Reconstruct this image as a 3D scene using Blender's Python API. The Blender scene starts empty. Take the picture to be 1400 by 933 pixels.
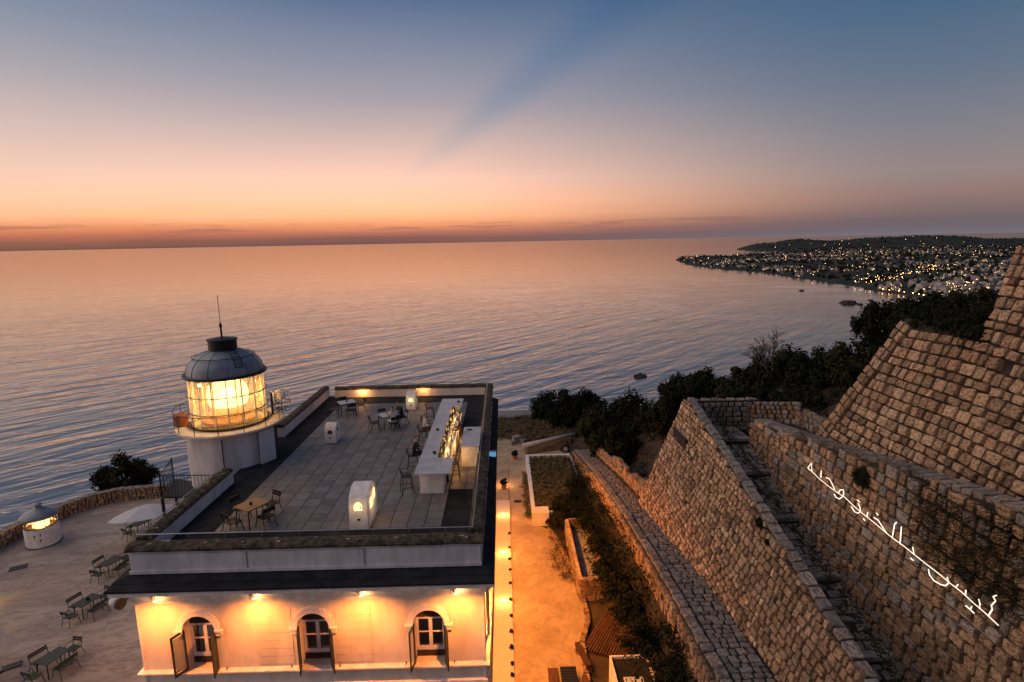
import bpy, bmesh, math, random
from mathutils import Vector, Matrix, noise
from mathutils.bvhtree import BVHTree
random.seed(7)
SC = bpy.context.scene
COL = SC.collection
R = math.radians
def srgb(r, g, b, a=1.0):
    f = lambda c: (c/255/12.92) if c/255 <= 0.04045 else ((c/255+0.055)/1.055)**2.4
    return (f(r), f(g), f(b), a)

# ------------------------------------------------------------------ camera
CAMZ = 18.5
PITCH, YAW, ROLL, FPX = R(9.92), R(0.79), R(1.054), 782.0
fw = Vector((math.sin(YAW)*math.cos(PITCH), math.cos(YAW)*math.cos(PITCH), -math.sin(PITCH)))
rt0 = Vector((math.cos(YAW), -math.sin(YAW), 0)); up0 = rt0.cross(fw)
rt = rt0*math.cos(ROLL) - up0*math.sin(ROLL); up = rt0*math.sin(ROLL) + up0*math.cos(ROLL)
cam_d = bpy.data.cameras.new('camera'); cam = bpy.data.objects.new('camera', cam_d); COL.objects.link(cam)
cam_d.sensor_width = 36; cam_d.lens = 36*FPX/1400; cam_d.clip_start = 0.1; cam_d.clip_end = 200000
M = Matrix((rt, up, -fw)).transposed().to_4x4(); M.translation = (0, 0, CAMZ); cam.matrix_world = M
SC.camera = cam
CAMO = Vector((0, 0, CAMZ))
def ray(px, py): return rt*((px-700)/FPX) - up*((py-466.5)/FPX) + fw
def gz(px, py, z=0.0):
    d = ray(px, py); return CAMO + d*((z-CAMZ)/d.z)
def gY(px, py, Y):
    d = ray(px, py); return CAMO + d*(Y/d.y)
def gpl(px, py, X0, z0, k):
    d = ray(px, py); t = (X0 + k*(CAMZ-z0))/(d.x - k*d.z); return CAMO + d*t
def project(P):
    d = Vector(P)-CAMO; w = d.dot(fw)
    if w < .1: return (-9999, -9999, w)
    return (700+FPX*d.dot(rt)/w, 466.5-FPX*d.dot(up)/w, w)

# ------------------------------------------------------------------ world: dusk sky after sunset
SUN_AZ = -17.0
world = bpy.data.worlds.new('World'); SC.world = world; world.use_nodes = True
wn = world.node_tree; wn.nodes.clear(); WL = wn.links
def N(tree, t, **kw):
    n = tree.nodes.new(t)
    for k, v in kw.items():
        if k.startswith('i_'): n.inputs[int(k[2:])].default_value = v
        else: setattr(n, k, v)
    return n
def MATH(tree, op, a, b=None, c=None, clamp=False):
    n = tree.nodes.new('ShaderNodeMath'); n.operation = op; n.use_clamp = clamp
    for i, v in enumerate((a, b, c)):
        if v is None: continue
        if isinstance(v, (int, float)): n.inputs[i].default_value = v
        else: tree.links.new(v, n.inputs[i])
    return n.outputs[0]
def MIXC(tree, f, a, b, blend='MIX'):
    n = tree.nodes.new('ShaderNodeMix'); n.data_type = 'RGBA'; n.blend_type = blend
    for s, v in ((n.inputs[0], f), (n.inputs[6], a), (n.inputs[7], b)):
        if isinstance(v, (int, float, tuple)): s.default_value = v
        else: tree.links.new(v, s)
    return n.outputs[2]
def RAMP(tree, fac, stops, interp='LINEAR'):
    n = tree.nodes.new('ShaderNodeValToRGB'); cr = n.color_ramp; cr.interpolation = interp
    while len(cr.elements) < len(stops): cr.elements.new(0.5)
    for e, (p, c) in zip(cr.elements, stops): e.position = p; e.color = c
    if fac is not None: tree.links.new(fac, n.inputs[0])
    return n.outputs[0]
def MAPR(tree, v, a, b, c=0.0, d=1.0, smooth=True):
    n = tree.nodes.new('ShaderNodeMapRange'); n.interpolation_type = 'SMOOTHSTEP' if smooth else 'LINEAR'
    tree.links.new(v, n.inputs[0])
    for i, x in enumerate((a, b, c, d)): n.inputs[i+1].default_value = x
    return n.outputs[0]
tc = N(wn, 'ShaderNodeTexCoord'); sx = N(wn, 'ShaderNodeSeparateXYZ'); WL.new(tc.outputs['Generated'], sx.inputs[0])
vx, vy, vz = sx.outputs
el = MATH(wn, 'MULTIPLY', MATH(wn, 'ARCSINE', vz), 180/math.pi)
az = MATH(wn, 'MULTIPLY', MATH(wn, 'ARCTAN2', vx, vy), 180/math.pi)
# slow wobble so that the bands are not ruled lines
mp = N(wn, 'ShaderNodeMapping'); WL.new(tc.outputs['Generated'], mp.inputs[0]); mp.inputs['Scale'].default_value = (3, 3, 34)
nz = N(wn, 'ShaderNodeTexNoise'); WL.new(mp.outputs[0], nz.inputs['Vector']); nz.inputs['Scale'].default_value = 1.6; nz.inputs['Detail'].default_value = 4
elw = MATH(wn, 'ADD', el, MATH(wn, 'MULTIPLY', MATH(wn, 'SUBTRACT', nz.outputs[0], .5), .55))
fac = MATH(wn, 'SQRT', MATH(wn, 'DIVIDE', MATH(wn, 'MAXIMUM', elw, 0.0), 90.0))
def stops(lst): return [(math.sqrt(e/90), srgb(*c)) for e, c in lst]
sky_l = RAMP(wn, fac, stops([(0, (118, 84, 76)), (.5, (150, 98, 80)), (1.0, (198, 118, 90)), (1.7, (236, 150, 104)), (2.6, (264, 195, 147)), (4, (262, 208, 171)), (6, (246, 206, 184)), (9.5, (214, 190, 183)), (13, (176, 169, 175)), (17, (134, 146, 166)), (24, (98, 118, 148)), (40, (78, 98, 130)), (90, (62, 82, 116))]))
sky_m = RAMP(wn, fac, stops([(0, (120, 86, 82)), (.5, (140, 95, 85)), (1.0, (186, 116, 96)), (1.7, (244, 158, 110)), (2.6, (278, 197, 144)), (4, (284, 211, 168)), (6, (264, 211, 187)), (9.5, (216, 187, 179)), (13, (170, 162, 171)), (17, (134, 141, 162)), (21, (90, 112, 146)), (40, (72, 94, 128)), (90, (62, 82, 116))]))
sky_r = RAMP(wn, fac, stops([(0, (118, 112, 122)), (.5, (112, 102, 110)), (1.2, (112, 100, 104)), (2.2, (134, 112, 110)), (3.2, (150, 122, 116)), (5, (150, 134, 132)), (8, (132, 130, 138)), (12, (104, 118, 138)), (17, (76, 104, 134)), (24, (58, 90, 124)), (40, (66, 90, 124)), (90, (62, 82, 116))]))
sky_d = RAMP(wn, fac, stops([(0, (112, 106, 116)), (3, (138, 122, 128)), (8, (140, 130, 140)), (16, (122, 122, 140)), (30, (100, 110, 138)), (55, (76, 94, 126)), (90, (62, 82, 116))]))
c1 = MIXC(wn, MAPR(wn, az, -12, -44), sky_m, sky_l)
c2 = MIXC(wn, MAPR(wn, az, -12, 38), c1, sky_r)
c3 = MIXC(wn, MAPR(wn, MATH(wn, 'ABSOLUTE', MATH(wn, 'ADD', az, 10)), 60, 135), c2, sky_d)
# shadow ray that fans out from the sunken sun
ca, sa = math.cos(R(SUN_AZ)), math.sin(R(SUN_AZ))
yy = MATH(wn, 'ADD', MATH(wn, 'MULTIPLY', vx, sa), MATH(wn, 'MULTIPLY', vy, ca))
xx = MATH(wn, 'SUBTRACT', MATH(wn, 'MULTIPLY', vx, ca), MATH(wn, 'MULTIPLY', vy, sa))
uu = MATH(wn, 'DIVIDE', xx, MATH(wn, 'MAXIMUM', yy, .05)); ww = MATH(wn, 'DIVIDE', vz, MATH(wn, 'MAXIMUM', yy, .05))
ang = MATH(wn, 'MULTIPLY', MATH(wn, 'ARCTAN2', ww, uu), 180/math.pi)
rad = MATH(wn, 'SQRT', MATH(wn, 'ADD', MATH(wn, 'MULTIPLY', uu, uu), MATH(wn, 'MULTIPLY', ww, ww)))
dray = ray(850, 5).normalized(); yr = dray.x*sa+dray.y*ca; xr = dray.x*ca-dray.y*sa
RAYANG = math.degrees(math.atan2(dray.z/yr, xr/yr))
dd = MATH(wn, 'ABSOLUTE', MATH(wn, 'SUBTRACT', ang, RAYANG))
band = MATH(wn, 'MULTIPLY', MAPR(wn, dd, 7.0, 0.0), MAPR(wn, rad, .09, .42))
band = MATH(wn, 'MULTIPLY', band, MAPR(wn, yy, .05, .4))
c4 = MIXC(wn, MATH(wn, 'MULTIPLY', band, .62), c3, (.62, .82, .98, 1), 'MULTIPLY')
# thin dark cloud bars low over the horizon
cm = N(wn, 'ShaderNodeCombineXYZ'); WL.new(MATH(wn, 'MULTIPLY', az, .16), cm.inputs[0]); WL.new(MATH(wn, 'MULTIPLY', el, 2.6), cm.inputs[1])
nc = N(wn, 'ShaderNodeTexNoise'); WL.new(cm.outputs[0], nc.inputs['Vector']); nc.inputs['Scale'].default_value = 1.0; nc.inputs['Detail'].default_value = 6
cl = MATH(wn, 'MULTIPLY', MAPR(wn, nc.outputs[0], .50, .60), MAPR(wn, MATH(wn, 'ABSOLUTE', MATH(wn, 'SUBTRACT', el, 1.55)), .55, .12))
c5 = MIXC(wn, MATH(wn, 'MULTIPLY', cl, .45), c4, srgb(140, 104, 98))
bgn = N(wn, 'ShaderNodeBackground'); WL.new(c5, bgn.inputs[0]); bgn.inputs[1].default_value = 1.0
wo = N(wn, 'ShaderNodeOutputWorld'); WL.new(bgn.outputs[0], wo.inputs[0])

# added fill light: one very wide, soft, warm sun set well left of the sunset
fill_sun_d = bpy.data.lights.new('sun', 'SUN'); fill_sun_d.energy = 1.65; fill_sun_d.angle = R(80); fill_sun_d.color = (1, .74, .53)
sun = bpy.data.objects.new('sun', fill_sun_d); COL.objects.link(sun)
sdir = Vector((math.sin(R(-92))*math.cos(R(32)), math.cos(R(-92))*math.cos(R(32)), math.sin(R(32))))  # fill comes from far left, outside the sky that the sea mirrors
sun.rotation_euler = sdir.to_track_quat('Z', 'Y').to_euler()
SC.view_settings.view_transform = 'Standard'; SC.view_settings.look = 'None'
SC.view_settings.exposure = 0.0; SC.view_settings.gamma = 1.0; SC.view_settings.use_curve_mapping = False
SC.cycles.use_denoising = True
SC.cycles.max_bounces = 5; SC.cycles.diffuse_bounces = 3; SC.cycles.glossy_bounces = 3; SC.cycles.transmission_bounces = 5
SC.cycles.transparent_max_bounces = 6; SC.cycles.sample_clamp_indirect = 4.0; SC.cycles.caustics_reflective = False; SC.cycles.caustics_refractive = False

# ------------------------------------------------------------------ materials
MT = {}
def mat(name, col, rough=.8, var=.25, scale=3.0, bump=0.0, bscale=None, metal=0.0, rnd=0.0, col2=None, detail=5, emit=None, spec=.3, stretch=(1, 1, 1), lo=.32, hi=.68, bdist=.05, pits=0):
    m = bpy.data.materials.new(name); m.use_nodes = True; t = m.node_tree; b = t.nodes['Principled BSDF']
    b.inputs['Roughness'].default_value = rough; b.inputs['Metallic'].default_value = metal
    b.inputs['Specular IOR Level'].default_value = spec
    g = N(t, 'ShaderNodeTexCoord'); mpn = N(t, 'ShaderNodeMapping'); t.links.new(g.outputs['Object'], mpn.inputs[0])
    mpn.inputs['Scale'].default_value = stretch; vec = mpn.outputs[0]
    oi = N(t, 'ShaderNodeObjectInfo')
    if rnd > 0:   # every copy shows another part of the pattern
        va = N(t, 'ShaderNodeVectorMath', operation='ADD'); t.links.new(vec, va.inputs[0])
        t.links.new(MATH(t, 'MULTIPLY', oi.outputs['Random'], 50), va.inputs[1]); vec = va.outputs[0]
    n = N(t, 'ShaderNodeTexNoise'); t.links.new(vec, n.inputs['Vector']); n.inputs['Scale'].default_value = scale; n.inputs['Detail'].default_value = detail; n.inputs['Roughness'].default_value = .62
    c2 = col2 or tuple(c*(1-var) for c in col[:3])
    out = MIXC(t, MAPR(t, n.outputs[0], lo, hi), tuple(c2[:3])+(1,), tuple(min(1, c*(1+var*.6)) if not col2 else c for c in col[:3])+(1,))
    if rnd > 0:
        out = MIXC(t, 1.0, out, RAMP(t, oi.outputs['Random'], [(0, (1-rnd, 1-rnd, 1-rnd, 1)), (.5, (1, 1-rnd*.2, 1-rnd*.35, 1)), (1, (1, 1, 1, 1))]), 'MULTIPLY')
    if pits:   # dark pits and lichen spots
        n3 = N(t, 'ShaderNodeTexNoise'); t.links.new(vec, n3.inputs['Vector']); n3.inputs['Scale'].default_value = scale*5; n3.inputs['Detail'].default_value = 4
        out = MIXC(t, MATH(t, 'MULTIPLY', MAPR(t, n3.outputs[0], .56, .66), pits), out, (.03, .022, .016, 1))
    t.links.new(out, b.inputs['Base Color'])
    if bump:
        n2 = N(t, 'ShaderNodeTexNoise'); t.links.new(vec, n2.inputs['Vector']); n2.inputs['Scale'].default_value = bscale or scale*4; n2.inputs['Detail'].default_value = 6
        bp = N(t, 'ShaderNodeBump'); bp.inputs['Strength'].default_value = min(1, bump); bp.inputs['Distance'].default_value = bdist
        t.links.new(n2.outputs[0], bp.inputs['Height']); t.links.new(bp.outputs[0], b.inputs['Normal'])
    if emit:
        b.inputs['Emission Color'].default_value = emit[0]+(1,); b.inputs['Emission Strength'].default_value = emit[1]
    MT[name] = m; return m
def emat(name, col, s):
    m = bpy.data.materials.new(name); m.use_nodes = True; t = m.node_tree; t.nodes.clear()
    e = N(t, 'ShaderNodeEmission'); e.inputs[0].default_value = tuple(col)+(1,); e.inputs[1].default_value = s
    o = N(t, 'ShaderNodeOutputMaterial'); t.links.new(e.outputs[0], o.inputs[0]); MT[name] = m; return m
def glass(name, col=(1, 1, 1), a=.12, rough=.02):
    m = bpy.data.materials.new(name); m.use_nodes = True; t = m.node_tree; t.nodes.clear()
    tr = N(t, 'ShaderNodeBsdfTransparent'); tr.inputs[0].default_value = tuple(col)+(1,)
    gl = N(t, 'ShaderNodeBsdfGlossy'); gl.inputs['Roughness'].default_value = rough
    lw = N(t, 'ShaderNodeFresnel'); lw.inputs[0].default_value = 1.45
    mx = N(t, 'ShaderNodeMixShader'); t.links.new(MATH(t, 'ADD', lw.outputs[0], a*.3, clamp=True), mx.inputs[0]); t.links.new(tr.outputs[0], mx.inputs[1]); t.links.new(gl.outputs[0], mx.inputs[2])
    o = N(t, 'ShaderNodeOutputMaterial'); t.links.new(mx.outputs[0], o.inputs[0]); MT[name] = m; return m
mat('plaster', (.73, .655, .56), .85, .2, 1.1, .3, 9, stretch=(1, 1, .4), detail=9)
mat('plaster_grey', (.58, .56, .565), .85, .24, 1.6, .3, 10, stretch=(1, 1, .3), detail=9)
mat('plaster_top', (.55, .55, .57), .6, .1, 3)
mat('roof_felt', (.026, .027, .030), .9, .4, 1.6, .4, 25, spec=.1)
mat('moss_cap', (.115, .085, .055), .95, .6, 4.5, 1, 14, col2=(.018, .016, .012))
mat('tile', (.17, .165, .165), .55, .25, 2.2, .15, 30, rnd=.28)
mat('lichen', (.34, .32, .29), .9, .3, 6, .5)
mat('stone_red', (.36, .235, .165), .92, .35, 2.6, .8, 7, rnd=.5, col2=(.15, .095, .066))
mat('stone_grey', (.27, .225, .185), .92, .35, 2.6, .8, 7, rnd=.4, col2=(.11, .09, .075))
mat('stone_path', (.30, .285, .275), .9, .35, 3.0, .8, 8, rnd=.4, col2=(.15, .14, .135))
mat('mortar', (.034, .027, .022), .97, .4, 4, .9, 14)
mat('earth', (.085, .058, .036), .97, .4, .8, .9, 3, col2=(.03, .024, .016))
mat('dry_grass', (.15, .11, .05), .95, .4, 2, .6, rnd=.2)
mat('leaf', (.017, .022, .010), .8, .5, 1.4, rnd=.3, col2=(.007, .010, .005), spec=.1)
mat('leaf_olive', (.034, .034, .015), .8, .5, 1.4, rnd=.3, col2=(.012, .013, .006), spec=.1)
mat('leaf_bed', (.16, .14, .06), .8, .5, 2.5, rnd=.3, col2=(.05, .05, .022))
mat('leaf_dry', (.13, .09, .045), .85, .5, 1.4, rnd=.3, col2=(.05, .035, .018))
mat('bark', (.07, .052, .04), .95, .4, 6, .8)
mat('metal_dark', (.022, .024, .024), .5, .3, 6, metal=.5)
mat('metal_green', (.045, .055, .045), .5, .25, 5, metal=.2, rnd=.2)
mat('metal_zinc', (.20, .235, .27), .5, .22, 1.6, .12, 4, metal=.35)
mat('steel', (.5, .5, .5), .35, .2, 6, metal=.9)
mat('slat_teak', (.36, .19, .09), .6, .3, 3, stretch=(1, 8, 1))
mat('wood_deck', (.11, .048, .026), .75, .4, 2, .4, 12, rnd=.4, stretch=(6, .6, 1))
mat('marble', (.42, .42, .44), .35, .18, 2.4, detail=8)
mat('fabric_pale', (.50, .50, .52), .9, .12, 4)
mat('white_paint', (.76, .73, .70), .65, .2, 2.6, .15, 14, detail=9)
mat('skin', (.40, .23, .16), .6, .1, 4)
mat('cloth_white', (.66, .61, .58), .9, .15, 6)
mat('cloth_dark', (.018, .018, .022), .9, .3, 6)
mat('cloth_brown', (.12, .065, .045), .9, .3, 6)
mat('hair', (.018, .013, .01), .6, .3, 8)
mat('terracotta', (.32, .12, .06), .85, .2, 4)
mat('bottle_glass', (.018, .028, .015), .12, .4, 3, rnd=.6, spec=.6)
mat('rubber', (.02, .02, .02), .8, .2, 4)
mat('pipe', (.42, .36, .34), .6, .2, 2)
mat('rock', (.05, .045, .04), .9, .4, .2, .6, 1.0)
mat('interior', (.05, .04, .035), .9, .3, 2)
mat('gravel_white', (.62, .56, .50), .9, .28, 26, .5, 60)
emat('lamp_warm', (1, .55, .18), 30.0)
emat('lamp_core', (1, .66, .28), 14.0)
emat('glow_warm', (1, .58, .20), 3.2)
emat('lens_glow', (1, .58, .18), 4.5)
emat('glow_bar', (1, .55, .14), 2.6)
emat('neon', (1, .76, .60), 1.9)
emat('pool_screen', (.10, .32, .60), .9)
def lantern_glass(name):
    glass(name); t = MT[name].node_tree; o = t.nodes['Material Output']; src = o.inputs[0].links[0].from_socket
    tl = N(t, 'ShaderNodeBsdfTranslucent'); tl.inputs[0].default_value = (.95, .85, .7, 1); mx = N(t, 'ShaderNodeMixShader'); mx.inputs[0].default_value = .2
    t.links.new(src, mx.inputs[1]); t.links.new(tl.outputs[0], mx.inputs[2]); t.links.new(mx.outputs[0], o.inputs[0])
lantern_glass('glow_scatter_glass')  # clear glass with a warm translucent share added so the lantern panes glow
glass('glass'); glass('pane', (.9, .95, 1), .3)

# ground surfaces
def ground_mat(name, c1_, c2_, vein, rough=.75, sc=.35, crack=.7, rot=0, st=1.0):
    m = bpy.data.materials.new(name); m.use_nodes = True; t = m.node_tree; b = t.nodes['Principled BSDF']; b.inputs['Roughness'].default_value = rough
    b.inputs['Specular IOR Level'].default_value = .3
    g0 = N(t, 'ShaderNodeTexCoord'); g = N(t, 'ShaderNodeMapping'); g.vector_type = 'TEXTURE'; t.links.new(g0.outputs['Object'], g.inputs[0]); g.inputs['Rotation'].default_value = (0, 0, R(rot)); g.inputs['Scale'].default_value = (st, 1, 1)
    n0 = N(t, 'ShaderNodeTexNoise'); t.links.new(g.outputs[0], n0.inputs['Vector']); n0.inputs['Scale'].default_value = sc*2; n0.inputs['Detail'].default_value = 5
    vm = N(t, 'ShaderNodeVectorMath', operation='MULTIPLY_ADD'); t.links.new(n0.outputs['Color'], vm.inputs[0]); vm.inputs[1].default_value = (1.5, 1.5, 1.5); t.links.new(g.outputs[0], vm.inputs[2])
    n1 = N(t, 'ShaderNodeTexNoise'); t.links.new(vm.outputs[0], n1.inputs['Vector']); n1.inputs['Scale'].default_value = sc; n1.inputs['Detail'].default_value = 8; n1.inputs['Roughness'].default_value = .6
    n2 = N(t, 'ShaderNodeTexNoise'); t.links.new(vm.outputs[0], n2.inputs['Vector']); n2.inputs['Scale'].default_value = sc*3.4; n2.inputs['Detail'].default_value = 9; n2.inputs['Roughness'].default_value = .66
    a = MIXC(t, MAPR(t, n1.outputs[0], .3, .7), c2_+(1,), c1_+(1,))
    v = MAPR(t, MATH(t, 'ABSOLUTE', MATH(t, 'SUBTRACT', n2.outputs[0], .47)), .05, .0)
    a = MIXC(t, MATH(t, 'MULTIPLY', v, crack), a, vein+(1,))
    t.links.new(a, b.inputs['Base Color'])
    bp = N(t, 'ShaderNodeBump'); bp.inputs['Strength'].default_value = .45; bp.inputs['Distance'].default_value = .05; t.links.new(n2.outputs[0], bp.inputs['Height']); t.links.new(bp.outputs[0], b.inputs['Normal'])
    MT[name] = m
ground_mat('terrace', (.45, .37, .315), (.25, .20, .175), (.14, .11, .10), sc=.42, crack=.55, rot=14, st=2.6)
ground_mat('path', (.52, .38, .24), (.32, .225, .14), (.20, .14, .09), sc=.5, crack=.45)

# sea
SEA_LEVEL = -146.5
def sea_mat():
    m = bpy.data.materials.new('sea'); m.use_nodes = True; t = m.node_tree; t.nodes.clear()
    g = N(t, 'ShaderNodeTexCoord')
    def nz_(rot, sx_, sy_, det=3, rough=.5, off=0):
        mpn = N(t, 'ShaderNodeMapping'); t.links.new(g.outputs['Object'], mpn.inputs[0]); mpn.vector_type = 'TEXTURE'
        mpn.inputs['Rotation'].default_value = (0, 0, R(rot)); mpn.inputs['Scale'].default_value = (sx_, sy_, 1); mpn.inputs['Location'].default_value = (off, off, 0)
        n = N(t, 'ShaderNodeTexNoise'); t.links.new(mpn.outputs[0], n.inputs['Vector']); n.inputs['Scale'].default_value = 1; n.inputs['Detail'].default_value = det; n.inputs['Roughness'].default_value = rough
        return n.outputs[0]
    # crests run away to the right of the view (azimuth ~42 deg)
    big = nz_(48, 130, 26, 2, .5); mid = nz_(42, 40, 9, 3, .55, 31); small = nz_(30, 9, 3.2, 3, .6, 77)
    slick = nz_(20, 520, 110, 6, .62, 501); calm = MAPR(t, MATH(t, 'ABSOLUTE', MATH(t, 'SUBTRACT', slick, .5)), .012, .05, .25, 1.0)
    h = MATH(t, 'ADD', MATH(t, 'MULTIPLY', big, 2.8), MATH(t, 'MULTIPLY', calm, MATH(t, 'ADD', MATH(t, 'MULTIPLY', mid, .5), MATH(t, 'MULTIPLY', small, .09))))
    ln = N(t, 'ShaderNodeVectorMath', operation='LENGTH'); t.links.new(g.outputs['Object'], ln.inputs[0])   # wave bump is faded with distance from the origin, which brightens the far sea
    h = MATH(t, 'MULTIPLY', h, MAPR(t, ln.outputs['Value'], 350, 2600, 1.0, .36))
    bp = N(t, 'ShaderNodeBump'); bp.inputs['Strength'].default_value = 1; bp.inputs['Distance'].default_value = 1.0; t.links.new(h, bp.inputs['Height'])
    df = N(t, 'ShaderNodeBsdfDiffuse'); df.inputs[0].default_value = (.045, .034, .032, 1); gl = N(t, 'ShaderNodeBsdfGlossy'); gl.inputs['Color'].default_value = (1, .945, .89, 1); gl.inputs['Roughness'].default_value = .09
    fr = N(t, 'ShaderNodeFresnel'); fr.inputs[0].default_value = 1.33; mx = N(t, 'ShaderNodeMixShader'); ou = N(t, 'ShaderNodeOutputMaterial')
    for n in (df, gl, fr): t.links.new(bp.outputs[0], n.inputs['Normal'])
    t.links.new(MATH(t, 'MULTIPLY_ADD', fr.outputs[0], .52, .33, clamp=True), mx.inputs[0]); t.links.new(df.outputs[0], mx.inputs[1]); t.links.new(gl.outputs[0], mx.inputs[2]); t.links.new(mx.outputs[0], ou.inputs[0])
    # pale drifting current lines off the town
    cu = nz_(62, 300, 640, 4, .55, 905); cu.node.inputs['Distortion'].default_value = 1.6
    vs_ = N(t, 'ShaderNodeVectorMath', operation='DISTANCE'); t.links.new(g.outputs['Object'], vs_.inputs[0]); vs_.inputs[1].default_value = (520, 2150, SEA_LEVEL)
    ln_ = MATH(t, 'MULTIPLY', MAPR(t, MATH(t, 'ABSOLUTE', MATH(t, 'SUBTRACT', cu, .5)), .034, .0), MAPR(t, vs_.outputs['Value'], 1500, 300))
    t.links.new(MIXC(t, MATH(t, 'MULTIPLY', ln_, .8), (.045, .034, .032, 1), (.55, .48, .46, 1)), df.inputs[0])
    MT['sea'] = m
sea_mat()

# ------------------------------------------------------------------ mesh helpers
class MB:
    def __init__(s): s.v = []; s.f = []; s.mi = []; s.cur = 0
    def add(s, vs, fs):
        o = len(s.v); s.v += [tuple(v) for v in vs]; s.f += [tuple(i+o for i in f) for f in fs]; s.mi += [s.cur]*len(fs)
    def box(s, x0, x1, y0, y1, z0, z1, rot=0, c=None):
        vs = [Vector((x, y, z)) for z in (z0, z1) for y in (y0, y1) for x in (x0, x1)]
        if rot:
            cc = Vector(c or ((x0+x1)/2, (y0+y1)/2, 0)); m = Matrix.Rotation(rot, 3, 'Z'); vs = [m @ (v-cc)+cc for v in vs]
        s.add(vs, [(0, 2, 3, 1), (4, 5, 7, 6), (0, 1, 5, 4), (2, 6, 7, 3), (0, 4, 6, 2), (1, 3, 7, 5)])
    def bar(s, a, b, w, h=None, upv=(0, 0, 1)):
        a, b = Vector(a), Vector(b); d = (b-a).normalized(); u = Vector(upv)
        if abs(d.dot(u)) > .98: u = Vector((1, 0, 0))
        sd = d.cross(u).normalized(); u = sd.cross(d); h = h or w
        vs = [p+sd*(i*w/2)+u*(j*h/2) for p in (a, b) for i, j in ((-1, -1), (1, -1), (1, 1), (-1, 1))]
        s.add(vs, [(0, 3, 2, 1), (4, 5, 6, 7), (0, 1, 5, 4), (1, 2, 6, 5), (2, 3, 7, 6), (3, 0, 4, 7)])
    def tube(s, pts, r, n=6, closed=False):
        pts = [Vector(p) for p in pts]; k = len(pts); rr = r if isinstance(r, (list, tuple)) else [r]*k; vs = []; pu = None
        for i, p in enumerate(pts):
            a = pts[(i-1) % k] if (closed or i) else p; b = pts[(i+1) % k] if (closed or i < k-1) else p
            d = (b-a).normalized() if (b-a).length > 1e-9 else Vector((0, 0, 1))
            u = pu if pu is not None else (Vector((0, 0, 1)) if abs(d.z) < .9 else Vector((1, 0, 0)))
            sd = d.cross(u)
            if sd.length < 1e-6: sd = d.cross(Vector((0, 1, .1)))
            sd.normalize(); u = sd.cross(d).normalized(); pu = u
            for j in range(n):
                t = 2*math.pi*j/n; vs.append(p+(sd*math.cos(t)+u*math.sin(t))*rr[i])
        fs = []
        for i in range(k if closed else k-1):
            for j in range(n):
                a = i*n+j; b = i*n+(j+1) % n; c = ((i+1) % k)*n+(j+1) % n; d = ((i+1) % k)*n+j; fs.append((a, b, c, d))
        if not closed: fs += [tuple(range(n))[::-1], tuple(range((k-1)*n, k*n))]
        s.add(vs, fs)
    def lathe(s, prof, c=(0, 0, 0), n=32, a0=0, a1=360, cap=False):
        full = abs(a1-a0) >= 360; m = n if full else n+1; vs = []
        for r, z in prof:
            for j in range(m):
                t = R(a0+(a1-a0)*j/n); vs.append((c[0]+r*math.cos(t), c[1]+r*math.sin(t), c[2]+z))
        fs = []
        for i in range(len(prof)-1):
            for j in range(n):
                b = (j+1) % m; fs.append((i*m+j, i*m+b, (i+1)*m+b, (i+1)*m+j))
        if cap: fs += [tuple(range(m))[::-1], tuple(range((len(prof)-1)*m, len(prof)*m))]
        s.add(vs, fs)
    def prism(s, poly, z0, z1):
        n = len(poly); vs = [(x, y, z0) for x, y in poly]+[(x, y, z1) for x, y in poly]
        s.add(vs, [tuple(range(n))[::-1], tuple(range(n, 2*n))]+[(i, (i+1) % n, n+(i+1) % n, n+i) for i in range(n)])
    def sweep(s, prof, path, closed=False):
        """profile (offset outwards, z) along a ground polyline"""
        k = len(path); n = len(prof); vs = []
        for i in range(k):
            p = Vector(path[i][:2]); a = Vector(path[i-1][:2]) if (i or closed) else None; b = Vector(path[(i+1) % k][:2]) if (i < k-1 or closed) else None
            d1 = (p-a).normalized() if a is not None else (b-p).normalized(); d2 = (b-p).normalized() if b is not None else d1
            n1 = Vector((d1.y, -d1.x)); n2 = Vector((d2.y, -d2.x)); m = (n1+n2); m = m/max(.3, m.dot(n1)) if m.length > 1e-6 else n1
            zz = path[i][2] if len(path[i]) > 2 else 0
            for o, z in prof: vs.append((p.x+m.x*o, p.y+m.y*o, zz+z))
        fs = []
        for i in range(k if closed else k-1):
            for j in range(n):
                fs.append((i*n+j, ((i+1) % k)*n+j, ((i+1) % k)*n+(j+1) % n, i*n+(j+1) % n))
        if not closed: fs += [tuple(range(n)), tuple(range((k-1)*n, k*n))[::-1]]
        s.add(vs, fs)
    def mesh(s, name, mats, smooth=False):
        me = bpy.data.meshes.new(name); me.from_pydata(s.v, [], s.f); me.validate()
        for m in (mats if isinstance(mats, (list, tuple)) else [mats]): me.materials.append(MT[m] if isinstance(m, str) else m)
        if any(s.mi) and len(me.polygons) == len(s.mi): me.polygons.foreach_set('material_index', s.mi)
        b = bmesh.new(); b.from_mesh(me); bmesh.ops.recalc_face_normals(b, faces=b.faces); b.to_mesh(me); b.free()
        if smooth: me.polygons.foreach_set('use_smooth', [True]*len(me.polygons))
        me.update(); return me
    def build(s, name, mats, parent=None, smooth=False, bevel=0):
        o = bpy.data.objects.new(name, s.mesh(name, mats, smooth)); COL.objects.link(o)
        if parent is not None: o.parent = parent
        if bevel:
            md = o.modifiers.new('b', 'BEVEL'); md.width = bevel; md.segments = 2; md.limit_method = 'ANGLE'
        return o
def empty(name, loc=(0, 0, 0), rz=0):
    o = bpy.data.objects.new(name, None); COL.objects.link(o); o.location = loc; o.rotation_euler = (0, 0, rz); return o
def tag(o, label, cat, group=None):
    o['label'] = label; o['category'] = cat
    if group: o['group'] = group
    return o
def kind(o, k, label=None):
    o['kind'] = k
    if label: o['label'] = label
    return o
KIDS = {}
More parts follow.
